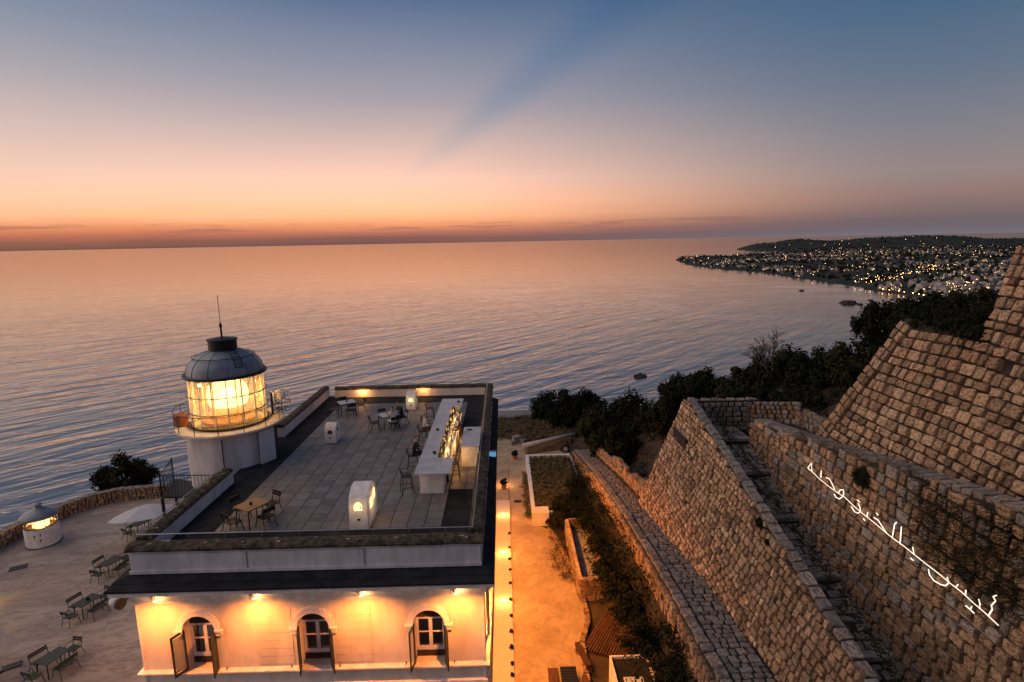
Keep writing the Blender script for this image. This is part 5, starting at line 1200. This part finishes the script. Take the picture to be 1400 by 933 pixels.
# tables with two chairs and two benches
GT = 'tables on the left terrace'; GC = 'chairs on the left terrace'
mk_t = lambda: make_table(1.08, .70, 'metal_green'); mk_c = lambda: make_chair(.48, 'metal_green', 'metal_green', True); mk_b = lambda: make_chair(.78, 'metal_green', 'metal_green', False, 'bench')
TT = [((49, 905), (80, 884), (72, 897), 'nearest'), ((101, 826), (128, 810), (119, 821), 'second'), ((134, 770), (156, 757), (152, 767), 'third'), ((176, 716), (196, 706), (192, 714), 'farthest')]
for i, (pa, pb, pc, nm) in enumerate(TT):
    a, b, c = gz(*pa, .74), gz(*pb, .74), gz(*pc, .74); an = math.atan2(b.y-a.y, b.x-a.x)
    lab = ('nearest dark green table on the left terrace', 'second dark green table from the bottom, with a dark pot on it', 'third dark green table from the bottom, left of the parapet corner', 'dark table half hidden under the open parasol')[i]
    who = ('nearest terrace table', 'terrace table with the dark pot', 'third terrace table', 'table under the parasol')[i]
    place('tbl_terr', mk_t, (c.x, c.y, .013), an, lab, 'table', GT)
    spec = {'w': f'dark chair at the left end of the {who}', 'e': f'dark chair at the right end of the {who}', 'n': f'dark bench behind the {who}', 's': f'dark bench in front of the {who}'}
    if i == 3: spec = {'w': spec['w'], 'n': spec['n']}
    around(c.x, c.y, an, 1.08, .70, .013, spec, '', 'chair_t', mk_c, GC, 'bench_t', mk_b)
    if i == 1:
        mb = MB(); mb.lathe([(.06, 0), (.08, .12), (.06, .14)], n=10, cap=True); o = mb.build('pot', 'metal_dark'); o.location = (c.x, c.y+.05, .757); tag(o, 'small dark pot on the second terrace table', 'pot')
# parasols
def parasol(x, y, z, r, tilt, taz, label, h=2.5, n=8):
    u = empty('parasol', (x, y, .013)); tag(u, label, 'parasol', 'parasols on the left terrace')
    top = empty('canopy_head', (0, 0, z)); top.parent = u; top.rotation_euler = (math.cos(taz)*tilt, math.sin(taz)*tilt, 0)
    for i in range(n):
        t0, t1 = 2*math.pi*i/n, 2*math.pi*(i+1)/n; mb = MB(); vs = [(0, 0, .62)]
        for k in (1, 2, 3):
            f = k/3
            for t in (t0, (t0+t1)/2, t1):
                rr_ = r*f*(1 if t != (t0+t1)/2 else .955); vs.append((rr_*math.cos(t), rr_*math.sin(t), .62-.62*f**1.5-(.03 if t == (t0+t1)/2 else 0)*f))
        fs = [(0, 1, 2), (0, 2, 3)]+[(1+3*k+j, 4+3*k+j, 5+3*k+j, 2+3*k+j) for k in range(2) for j in range(2)]
        mb.add(vs, fs); g_ = mb.build('canopy_panel', 'fabric_pale', top); sm = g_.modifiers.new('t', 'SOLIDIFY'); sm.thickness = .006
        mb = MB(); mb.tube([(.05*math.cos(t0), .05*math.sin(t0), .5), (r*.98*math.cos(t0), r*.98*math.sin(t0), -.03)], .012, 4); mb.build('rib', 'metal_dark', top)
    mb = MB(); mb.tube([(0, 0, 0), (0, 0, z+.40)], .03, 8); mb.build('pole', 'metal_dark', u)
    mb = MB(); mb.box(-.35, .35, -.35, .35, 0, .07); mb.build('foot_plate', 'metal_dark', u)
    return u
parasol(-22.7, 34.0, 1.95, 2.1, R(14), R(200), 'open pale grey parasol leaning beside the parapet corner')
parasol(-23.0, 22.6, 1.75, 1.25, R(24), R(120), 'pale parasol cut by the left edge of the frame')
p = gz(16, 912); mb = MB(); mb.box(-.34, .34, -.2, .2, .013, .06); o = mb.build('ground_plate', 'metal_dark'); o.location = (p.x, p.y, 0); o.rotation_euler = (0, 0, .6); tag(o, 'dark flat plate on the paving beside the cut parasol', 'plate')
# ================================================================== PATH SIDE
# kerb lamps and tufts
for i, (px, py) in enumerate(((688, 705), (690, 757), (692, 823), (686, 662))):
    p = gz(px, py, .13); l = empty('kerb_lamp', (-.33, p.y, .13)); tag(l, ('small bright lamp on the white kerb, second farthest', 'small bright lamp on the white kerb, third farthest', 'nearest small bright lamp on the white kerb', 'farthest small bright lamp on the white kerb')[i], 'lamp', 'lamps on the kerb')
    mb = MB(); mb.lathe([(.06, 0), (.06, .05), (.045, .06)], n=10, cap=True); mb.build('socket', 'metal_dark', l)
    mb = MB(); mb.lathe([(.045, .06), (.055, .10), (.03, .14), (.005, .15)], n=10, cap=True); mb.build('bulb', 'lamp_warm', l)
    light('lamp_light', (.05, 0, .42), 60, (1, .42, .10), .07, parent=l)

# --- foliage library
def leaf_cloud(seed, clumps, per, shape, leaf, squash=1.0, spread=.26):
    rng = random.Random(seed); mb = MB(); vs = []; fs = []
    cs = []
    while len(cs) < clumps:
        v = Vector((rng.uniform(-1, 1), rng.uniform(-1, 1), rng.uniform(-1, 1)))
        if .35 < v.length < 1: cs.append(Vector((v.x*shape[0], v.y*shape[1], v.z*shape[2])))
    for c in cs:
        cr = spread*rng.uniform(.7, 1.35)
        for _ in range(per):
            d = Vector((rng.gauss(0, 1), rng.gauss(0, 1), rng.gauss(0, 1)*squash)); d = d.normalized()*cr*rng.random()**.45
            p = c+d; n = (d.normalized()+Vector((rng.gauss(0, .5), rng.gauss(0, .5), rng.gauss(0, .5)+.4))).normalized()
            a = n.orthogonal().normalized(); a = Matrix.Rotation(rng.random()*6.28, 3, n) @ a; b = n.cross(a); s = leaf*rng.uniform(.6, 1.35)
            o = len(vs); vs += [p-a*s, p+b*s*.45, p+a*s, p-b*s*.45]; fs.append((o, o+1, o+2, o+3))
    mb.add(vs, fs); return mb, cs
def needle_cloud(seed, n, shape, ln):
    rng = random.Random(seed); mb = MB(); vs = []; fs = []
    for _ in range(n):
        p = Vector((rng.gauss(0, .4)*shape[0], rng.gauss(0, .4)*shape[1], rng.uniform(-.1, .2)*shape[2])); d = Vector((rng.gauss(0, .7), rng.gauss(0, .7), rng.uniform(-.3, 1))).normalized()
        e = p+d*ln*rng.uniform(.5, 1.3); sd = d.orthogonal().normalized()*.012; o = len(vs); vs += [p-sd, p+sd, e]; fs.append((o, o+1, o+2))
    mb.add(vs, fs); return mb
TREE = []
for k in range(5):
    mb, cs = leaf_cloud(200+k, 54, 120, (1, 1, .72), .075, .8, .25)
    crown = mb.mesh('crown', ['leaf', 'leaf', 'leaf_olive', 'leaf', 'leaf_olive'][k])
    mt = MB(); mt.tube([(0, 0, -2.2), (.05, .03, -1.2), (.0, .0, -.5), (.05, 0, .1)], [.13, .11, .085, .05], 7)
    rng = random.Random(k)
    for c in cs[::4]: mt.tube([(0, 0, -.9+rng.random()*.5), tuple(c*.5+Vector((0, 0, -.2))), tuple(c*.95)], [.05, .03, .012], 5)
    TREE.append((crown, mt.mesh('trunk', 'bark')))
def tree(x, y, ztop, r, k, label, hgt=.8, group='trees on the slope', name='tree'):
    t = empty(name, (x, y, ztop-r*hgt)); tag(t, label, 'tree', group)
    for nm, me in (('crown', TREE[k][0]), ('trunk', TREE[k][1])):
        o = bpy.data.objects.new(nm, me); COL.objects.link(o); o.parent = t; o.scale = (r, r, r*hgt/.72 if nm == 'crown' else r); o.rotation_euler = (0, 0, random.random()*6.28)
    return t
def tpx(px, py, Y, wpx, k, label, hgt=.8, **kw):
    q = gY(px, py, Y); _, _, w = project(q); return tree(q.x, q.y, q.z, wpx/2*w/FPX, k, label, hgt, **kw)
tpx(768, 534, 56, 62, 0, 'dark round tree left of the group beyond the far low wall')
tpx(800, 536, 55, 52, 1, 'dark tree in the middle of the group beyond the far low wall')
tpx(742, 545, 58, 36, 3, 'small dark tree at the end of the far low wall')
tpx(858, 541, 50, 66, 2, 'dark tree left of the fort wall corner, in front of the water')
tpx(826, 562, 48, 70, 4, 'olive tinged tree between the two dark groups beyond the path')
tpx(880, 575, 44, 80, 0, 'dense dark tree leaning against the fort wall corner')
tpx(842, 588, 41, 70, 1, 'dark tree hiding the ruined wall beyond the walkway', .9)
tpx(935, 515, 42, 70, 3, 'dark tree right behind the fort wall apex')
tpx(965, 508, 40, 62, 1, 'dark tree with pointed tufts behind the landing parapet')
tpx(905, 548, 40, 60, 2, 'dark low tree in the notch left of the fort wall apex')
tpx(1030, 497, 35, 85, 4, 'olive tinged tree behind the landing below the bare tree')
tpx(1075, 478, 33, 90, 0, 'large dark tree right of the bare tree')
tpx(1122, 482, 30, 80, 1, 'dark tree between the bare tree and the bastion corner', .95)
tpx(1165, 468, 29, 80, 2, 'dark tree touching the bastion corner', 1.0)
tpx(1105, 535, 28, 90, 3, 'dark undergrowth tree at the foot of the bastion corner', .8)
tpx(1030, 530, 31, 80, 0, 'dark undergrowth tree just behind the landing parapet', .7)
tpx(1215, 412, 27, 72, 3, 'loose dark tree rising over the bastion top beside the bay', 1.0)
tpx(1275, 405, 25, 90, 1, 'wide dark tree behind the bastion top', .7)
tpx(1330, 398, 24, 80, 4, 'olive tinged tree where the bastion steps up', .8)
tpx(1302, 428, 22, 80, 0, 'dark bush hanging over the bastion top edge', .5)
tpx(168, 626, 43.5, 68, 2, 'lone dark bush beyond the left terrace wall', .75, group='bushes')
for i, (x, y, z, r) in enumerate(((14.95, 19.6, 15.5, .62), (15.0, 18.8, 15.45, .75), (15.1, 18.0, 15.4, .85), (15.0, 17.2, 15.4, .9))):
    tree(x, y, z+r*.75, r, (0, 3, 1, 2)[i], ('first dark bush from the left rooted on the bastion top', 'second dark bush from the left rooted on the bastion top', 'third dark bush from the left rooted on the bastion top', 'dark bush on the bastion top against the higher step')[i], .75, 'bushes')
# bare tree
bt = empty('bare_tree', gY(1058, 500, 32.5)); tag(bt, 'leafless grey tree with fine twigs above the dark trees', 'tree')
rng = random.Random(55); mt = MB(); mw = MB()
def branch(p, d, L, r, dep):
    q_ = p+d*L; (mt if dep > 2 else mw).tube([p, p.lerp(q_, .5)+Vector((rng.gauss(0, .04), rng.gauss(0, .04), 0))*L, q_], [r, r*.85, r*.65], 5 if dep > 2 else 3)
    if dep == 0: return
    for _ in range(4):
        e = (d+Vector((rng.gauss(0, .5), rng.gauss(0, .5), rng.gauss(.15, .25)))).normalized(); branch(q_, e, L*rng.uniform(.5, .78), r*.6, dep-1)
branch(Vector((0, 0, -2.2)), Vector((-.05, 0, 1)), 1.45, .10, 5)
mat('twig', (.12, .10, .085), .9, .3, 4)
mt.build('trunk', 'twig', bt); mw.build('twigs', 'twig', bt)
kind(bt.children[-1], 'stuff')
# --- planting along the path
def shrub(x, y, z, r, k, label, hgt=.8, group='shrubs', cat='shrub', name='shrub', m=None):
    t = empty(name, (x, y, z)); tag(t, label, cat, group); o = bpy.data.objects.new('foliage', SHR[k]); COL.objects.link(o); o.parent = t; o.scale = (r, r, r*hgt); o.location = (0, 0, r*hgt*.45); o.rotation_euler = (0, 0, random.random()*6.28)
    if name == 'shrub' or True:
        mb = MB(); mb.tube([(0, 0, -.15), (0, 0, r*hgt*.5)], [.04*min(1, r*2), .02*min(1, r*2)], 5); mb.build('stem', 'bark', t)
    return t
SHR = []
for k, m in enumerate(('leaf', 'leaf_olive', 'leaf_dry', 'leaf')):
    mb, _ = leaf_cloud(300+k, 30, 110, (.85, .85, .55), .085, .8, .30); SHR.append(mb.mesh('foliage', m))
ORD = ('farthest', 'second', 'third', 'fourth', 'fifth', 'sixth', 'seventh', 'eighth', 'ninth', 'tenth', 'nearest')
for i, py in enumerate((733, 752, 768, 783, 801, 824, 846, 868, 890, 912, 928)):
    p = gz(694, py); shrub(.06, p.y, .13, .10+.05*random.random(), 1, ORD[i]+' dark tuft from the far end of the row along the kerb', 1.0, 'tufts along the kerb', 'plant', 'kerb_plant')
p = gz(686, 668); 
for px, py, lab in ((689, 668, 'potted plant at the far end of the white kerb'), (704, 628, 'potted plant at the foot of the long pale boom')):
    p = gz(px, py); t = empty('potted_plant', (p.x, p.y, .013)); tag(t, lab, 'plant', 'potted plants')
    mb = MB(); mb.lathe([(.16, 0), (.22, .34), (.24, .36), (.19, .36)], n=14, cap=True); mb.build('pot', 'terracotta', t)
    o = bpy.data.objects.new('foliage', SHR[0]); COL.objects.link(o); o.parent = t; o.scale = (.33, .33, .36); o.location = (0, 0, .55)
# walled planting bed
bed = empty('planting_bed'); tag(bed, 'white walled planting bed beside the path', 'planter')
bq = [gz(728, 632, .5), gz(782, 622, .5), (4.6, 36.0, 0), (1.75, 36.0, 0)]
bx0, by1 = 1.72, 46.2
mb = MB(); mb.box(1.62, 1.87, 35.8, 46.3, 0, .55); mb.build('bed_wall', 'white_paint', bed)
mb = MB(); mb.box(1.871, 5.35, 46.05, 46.3, 0, .545); mb.build('bed_wall', 'white_paint', bed)
mb = MB(); mb.box(1.871, 3.0, 35.8, 36.0, 0, .54); mb.build('bed_wall', 'plaster', bed)
mb = MB(); mb.box(5.351, 5.55, 41, 46.3, 0, .40); mb.build('bed_wall', 'white_paint', bed)
mb = MB(); mb.box(1.87, 5.4, 36.0, 46.05, .1, .36); mb.build('soil', 'earth', bed)
mb = MB(); mb.box(1.62, 2.7, 34.9, 35.79, 0, .95); mb.build('end_block', 'plaster', bed)
# low plants in the bed: rows nobody would count one by one
def carpet(name, pts, label, m, leaf=.07, per=26, sp=.16):
    rng = random.Random(len(pts)); mb = MB(); vs = []; fs = []
    for (x, y, z, r) in pts:
        for _ in range(per):
            d = Vector((rng.gauss(0, 1), rng.gauss(0, 1), abs(rng.gauss(0, .8)))).normalized()*r*rng.random()**.5; p = Vector((x, y, z))+d
            n = Vector((rng.gauss(0, .6), rng.gauss(0, .6), 1)).normalized(); a = Matrix.Rotation(rng.random()*6.28, 3, n) @ n.orthogonal().normalized(); b = n.cross(a); s = leaf*rng.uniform(.6, 1.4)
            o = len(vs); vs += [p-a*s, p+b*s*.4, p+a*s, p-b*s*.4]; fs.append((o, o+1, o+2, o+3))
    mb.add(vs, fs); return kind(mb.build(name, m), 'stuff', label)
rng = random.Random(77)
carpet('bed_plants', [(2.1+i*.36+rng.gauss(0, .07), 36.3+j*.38+rng.gauss(0, .07), .40, .24) for i in range(9) for j in range(26)], 'low planting in rows inside the walled bed', 'leaf_bed', .09, 34)
carpet('hedge_plants', [(1.42+rng.gauss(0, .1), 36+i*.25, .12, .26) for i in range(30)], 'narrow strip of low hedge along the outside of the bed', 'leaf_bed', .07, 60)
carpet('border_plants', [(3.05+rng.gauss(0, .3)-.1*(34.5-y)*.0, y, .12, .3) for y in [28.6+i*.16 for i in range(38)]], 'dark border planting at the right edge of the path', 'leaf_dry', .06, 40)
# big dark bush over the bed and scrub down the slope
def spx(px, py, z, r, k, label, hgt=.9, **kw):
    p = gz(px, py, z); return shrub(p.x, p.y, z, r, k, label, hgt, **kw)
for (x, y, z, r, k, lab) in ((4.0, 36.5, .4, 1.35, 0, 'large dark bush at the near end of the planting bed'), (4.9, 38.5, .8, 1.25, 3, 'dark bush behind the large bush at the planting bed'), (3.3, 34.6, .2, 1.0, 1, 'olive bush spilling onto the path from the planting bed'),
                             (4.9, 34.2, 1.0, 1.2, 0, 'dark bush between the planting bed and the walkway'), (5.0, 31.5, 1.4, 1.1, 3, 'dark bush above the stone trough'), (5.1, 28.6, 1.8, 1.15, 0, 'dark bush right of the stone trough'), (5.0, 26.0, 2.0, 1.1, 3, 'dark bush above the wooden slope boards'),
                             (5.0, 23.6, 2.6, 1.15, 0, 'dark bush below the walkway edge, near the flat roof'), (4.9, 21.2, 3.2, 1.1, 3, 'dark bush right of the small flat roof'), (4.9, 18.8, 3.6, 1.1, 0, 'dark bush at the bottom edge below the walkway'), (5.1, 16.5, 4.2, .95, 1, 'olive bush at the bottom edge against the walkway')):
    shrub(x, y, z, r*.82, k, lab, .85)
rng = random.Random(91)
carpet('slope_scrub', [(x, y, interp(y, ZW)-1.35+(x-5.5)*1.1, .45) for x, y in [(rng.uniform(4.2, 5.55), rng.uniform(14, 46)) for _ in range(260)]], 'dark scrub covering the slope below the walkway', 'leaf', .075, 34)
carpet('slope_scrub', [(rng.uniform(5.15, 5.5), y, interp(y, ZW)-rng.uniform(.35, 1.1), .42) for y in [rng.uniform(13, 45) for _ in range(60)]], 'dark scrub climbing the outer face of the walkway', 'leaf', .075, 44)
carpet('slope_scrub', [(x, y, terrain_z(x, y)+.1, .55) for x, y in [(rng.uniform(7.4, 20), rng.uniform(27.6, 56)) for _ in range(420)]], 'dark scrub on the slope behind the fort wall', 'leaf', .10, 40)
carpet('slope_scrub', [(x, y, terrain_z(x, y)+.1, .5) for x, y in [(rng.uniform(12.3, 22), rng.uniform(21.5, 30)) for _ in range(200)]], 'dark scrub at the foot of the bastion corner', 'leaf', .09, 40)
# bank of dry grass at the far end, stone heap
carpet('bank_grass', [(rng.uniform(-1.5, 7), rng.uniform(51.5, 58.5), .03, .35) for _ in range(330)], 'dry grass on the bank at the end of the path', 'dry_grass', .09, 30)
mb = MB(); mb.box(-2.5, 4.3, 58.7, 59.1, -.3, .75); fw_ = mb.build('far_wall', 'plaster_top'); tag(fw_, 'low pale wall closing the plateau in front of the sea', 'wall')
rng = random.Random(14)
for i, (x, y, s, lab) in enumerate(((1.0, 51.0, .55, 'largest grey boulder at the end of the path'), (1.6, 50.4, .42, 'grey boulder right of the largest one'), (.55, 50.3, .34, 'small boulder left of the heap at the end of the path'))):
    k = i; o = bpy.data.objects.new('boulder', stone_mesh(k+3, 'stone_path')); COL.objects.link(o); o.scale = (s*1.6, s*1.3, s*1.3); o.location = (x, y, s*.5); o.rotation_euler = (0, 0, rng.random()*3); tag(o, lab, 'boulder', 'boulders at the end of the path')
# long pale boom on a wheel
bo_ = empty('wheeled_boom'); tag(bo_, 'long pale boom with a dark round end and one wheel lying past the bed', 'boom')
A_, B_ = Vector((1.5, 48.6, .45)), gY(786, 594, 50.5); 
mb = MB(); mb.tube([A_, A_.lerp(B_, .5), B_], [.26, .22, .20], 12); mb.build('tube', 'pipe', bo_, smooth=True)
dB = (B_-A_).normalized(); mb = MB(); mb.tube([B_, B_+dB*.25], [.30, .30], 14); mb.build('end_ring', 'metal_dark', bo_)
pw = gz(773, 614, .32); 
wh = empty('wheel', (pw.x, pw.y, .33)); wh.parent = bo_
mb = MB(); mb.tube([(.32*math.cos(2*math.pi*i/18), 0, .32*math.sin(2*math.pi*i/18)) for i in range(18)], .09, 6, closed=True); mb.build('tyre', 'rubber', wh, smooth=True)
mb = MB(); mb.tube([(0, -.05, 0), (0, .05, 0)], .2, 12); mb.build('rim', 'pipe', wh)
mb = MB(); mb.bar((pw.x, pw.y, .33), tuple(A_.lerp(B_, .88)), .08); mb.build('strut', 'metal_dark', bo_)
mb = MB(); a0 = Vector((2.0, 47.6, 0)); b0 = Vector((6.0, 49.2, 0)); 
mb.add([(1.6, 47.6, 0), (5.8, 49.0, 0), (6.2, 50.2, .05), (1.6, 49.6, .05), (1.9, 48.2, .42), (5.9, 49.5, .95)], [(0, 1, 5, 4), (4, 5, 2, 3), (0, 4, 3), (1, 2, 5)]); eb = mb.build('earth_bank', 'dry_grass'); kind(eb, 'structure')
# stone trough
tr = empty('stone_trough'); tag(tr, 'long narrow stone trough with a pale floor beside the path', 'trough')
def tb(n_, x0, x1, y0, y1, z0, z1, m): mb = MB(); mb.box(x0, x1, y0, y1, z0, z1); return mb.build(n_, m, tr, bevel=.03)
tb('trough_wall', 3.62, 3.80, 26.9, 33.4, 0, 1.25, 'stone_c'); tb('trough_wall', 4.85, 5.05, 26.9, 33.4, 0, 1.3, 'stone_b'); tb('trough_end', 3.801, 4.849, 26.9, 27.15, 0, 1.22, 'stone_a'); tb('trough_end', 3.801, 4.849, 33.2, 33.4, 0, 1.3, 'stone_b'); tb('trough_floor', 3.81, 4.84, 27.16, 33.19, .1, .62, 'stone_path')
lay_stones(tr, (3.62, 26.88, .0), (1, 0, 0), (0, 0, 1), [(0, 0), (1.43, 0), (1.43, 1.25), (0, 1.25)], .3, (.26, .5), .12, RED, 60, seed=95)
lay_stones(tr, (3.60, 33.4, .0), (0, -1, 0), (0, 0, 1), [(0, 0), (6.5, 0), (6.5, 1.25), (0, 1.25)], .3, (.3, .6), .08, ['stone_c', 'stone_a'], 90, seed=96)
for i, y in enumerate((28.0, 28.9, 29.8)):
    pass
# timber boards raking down the slope
dk = empty('timber_ramp'); tag(dk, 'raking reddish timber boards on the slope beside the path', 'ramp')
S0, S1, E0, E1 = gz(797, 888, .06), gz(862, 906, .10), gz(848, 806, .55), gz(868, 876, .55); nb = 18
for i in range(nb):
    f = i/(nb-1); a_, b_ = S0.lerp(S1, f), E0.lerp(E1, f); mb = MB(); w_ = (S1-S0).length/nb*.66; mb.bar(a_, b_, w_, .05, (-.45, -.2, 1)); mb.build('board', 'wood_deck', dk)
for f in (.12, .55):
    mb = MB(); mb.bar(S0.lerp(E0, f)-Vector((0, 0, .09)), S1.lerp(E1, f)-Vector((0, 0, .09)), .1, .1); mb.build('joist', 'wood_deck', dk)
# small flat-roofed box at the bottom edge
hb = empty('flat_roof_box'); tag(hb, 'small white walled box with a dark flat roof at the bottom edge', 'shed')
p0 = gz(833, 897, 1.7); p1_ = gz(885, 897, 1.7)
mb = MB(); mb.box(p0.x, p0.x+1.55, p0.y-3.2, p0.y, 0, 1.55); mb.build('shed_wall', 'white_paint', hb)
mb = MB(); mb.box(p0.x+.07, p0.x+1.48, p0.y-3.1, p0.y-.07, 1.551, 1.60); mb.build('roof_sheet', 'roof_felt', hb)
for x0, x1, y0, y1 in ((p0.x, p0.x+.07, p0.y-3.2, p0.y), (p0.x+1.48, p0.x+1.55, p0.y-3.2, p0.y), (p0.x+.071, p0.x+1.479, p0.y-.07, p0.y)):
    mb = MB(); mb.box(x0, x1, y0, y1, 1.551, 1.72); mb.build('roof_kerb', 'white_paint', hb)
mb = MB(); mb.box(p0.x+.35, p0.x+1.1, p0.y-2.0, p0.y-1.1, 1.601, 1.64); mb.build('roof_hatch', 'plaster_top', hb)
# slatted bench and planks by the path edge
p = gz(778, 925, .35); sb_ = empty('slatted_bench', (p.x, p.y, .013)); tag(sb_, 'dark slatted bench at the bottom edge of the path', 'bench')
for i in range(7): mb = MB(); mb.box(-.34, .34, -.52+i*.15, -.40+i*.15, .36, .40); mb.build('slat', 'metal_dark', sb_)
for s in (-1, 1): mb = MB(); mb.box(s*.28-.03, s*.28+.03, -.5, .5, 0, .355); mb.build('support', 'metal_dark', sb_)
p = gz(757, 925, .1); mb = MB(); mb.box(-.22, .22, -.5, .5, .013, .1); o = mb.build('timber_pad', 'wood_deck'); o.location = (p.x, p.y, 0); tag(o, 'flat brown timber pad left of the slatted bench', 'pad')
for i, (pa, pb, lab) in enumerate((((789, 880), (806, 912), 'thick brown beam lying on stones at the path edge'), ((799, 925), (804, 945), 'short brown beam at the bottom edge of the path'))):
    a, b = gz(*pa, .35), gz(*pb, .35); t_ = empty('timber_beam'); tag(t_, lab, 'beam', 'beams at the path edge'); mb = MB(); mb.bar(a, b, .22, .16); mb.build('beam', 'wood_deck', t_)
    for q_ in (a.lerp(b, .1), a.lerp(b, .9)): mb = MB(); mb.box(q_.x-.14, q_.x+.14, q_.y-.1, q_.y+.1, 0, .27); mb.build('block', 'stone_a', t_)
# edging stones on the right side of the path
ed = empty('path_edging'); tag(ed, 'row of rough edging stones along the right side of the path', 'edging')
rng = random.Random(66)
for (x0, y0), (x1, y1) in zip(PATH[9:15], PATH[10:16]):
    L = math.hypot(x1-x0, y1-y0); n = max(1, int(L/.42))
    for i in range(n):
        f = (i+.5)/n; o = bpy.data.objects.new('edging_stone', stone_mesh(rng.randrange(14), rng.choice(('stone_a', 'stone_c')))); COL.objects.link(o); o.parent = ed; o.location = (x0+(x1-x0)*f+.12, y0+(y1-y0)*f, .10); o.scale = (.28, L/n*.92, .24); o.rotation_euler = (0, 0, math.atan2(y1-y0, x1-x0)-math.pi/2)
mb = MB(); mb.box(-.25, .25, -.2, .2, .013, .03); o = mb.build('drain_cover', 'metal_dark'); q_ = gz(708, 686); o.location = (q_.x, q_.y, 0); tag(o, 'small dark drain cover in the path near the planting bed', 'drain')
# scrub growing out of the walls
def wall_plant(px, py, X0, z0, k, r, lab, kk_=0, hgt=1.0):
    q_ = gpl(px, py, X0, z0, k); t = empty('wall_plant', q_+Vector((-.1, 0, 0))); tag(t, lab, 'plant', 'plants growing out of the walls'); o = bpy.data.objects.new('foliage', SHR[kk_]); COL.objects.link(o); o.parent = t; o.scale = (r*.5, r, r*hgt); o.rotation_euler = (0, 0, 0)
    return t
wall_plant(1183, 652, 11, 7.5, KW, .42, 'dark hanging plant on the script wall left of the dry scrub', 0, 1.3)
wall_plant(1043, 715, 7.2, 5.8, KB, .26, 'dark plant on the top edge of the fort wall', 0)
wall_plant(1052, 741, 7.2, 5.8, KB, .14, 'small dark plant just below the fort wall top', 3)
def scrub_patch(name, pts, label, m, ln=.5, per=150):
    rng = random.Random(len(pts)+3); mb = MB(); vs = []; fs = []
    for p in pts:
        for _ in range(per):
            d = Vector((-abs(rng.gauss(.5, .4)), rng.gauss(0, .6), rng.gauss(.1, .6))).normalized(); a = p+Vector((0, rng.gauss(0, .25), rng.gauss(0, .18))); e = a+d*ln*rng.uniform(.4, 1.2); sd = d.orthogonal().normalized()*rng.uniform(.006, .016)
            o = len(vs); vs += [a-sd, a+sd, e]; fs.append((o, o+1, o+2))
    mb.add(vs, fs); return kind(mb.build(name, m), 'stuff', label)
rng = random.Random(2)
scrub_patch('wall_scrub', [gpl(*(lambda u, v: (1258+u*150, 668+u*58+v*(75+50*u)))(rng.random(), rng.random()), 11, 7.5, KW) for _ in range(60)], 'dark bristly scrub hanging down the script wall at the right', 'leaf_olive', .38, 60)
scrub_patch('wall_scrub', [gpl(*(lambda u, v: (1262+u*145, 680+u*58+v*(95+60*u)))(rng.random(), rng.random()), 11, 7.5, KW) for _ in range(60)], 'dry brown scrub mixed into the dark scrub on the script wall', 'leaf_dry', .36, 50)
scrub_patch('wall_scrub', [gpl(*(lambda u: (1080+u*180, 595+u*60+rng.gauss(0, 5)))(rng.random()), 11, 7.5, KW) for _ in range(24)], 'dry grass along the top of the script wall', 'leaf_dry', .18, 40)
# rubble and weeds along the inner foot of the fort wall top
carpet('stair_weeds', [(p1(y, top1(y)).x+.75+rng.uniform(0, .25), y, top1(y)-.12, .22) for y in [10+i*.16 for i in range(100)]], 'weeds along the stair side of the fort wall', 'leaf', .05, 24)
print('objects', len(SC.objects))
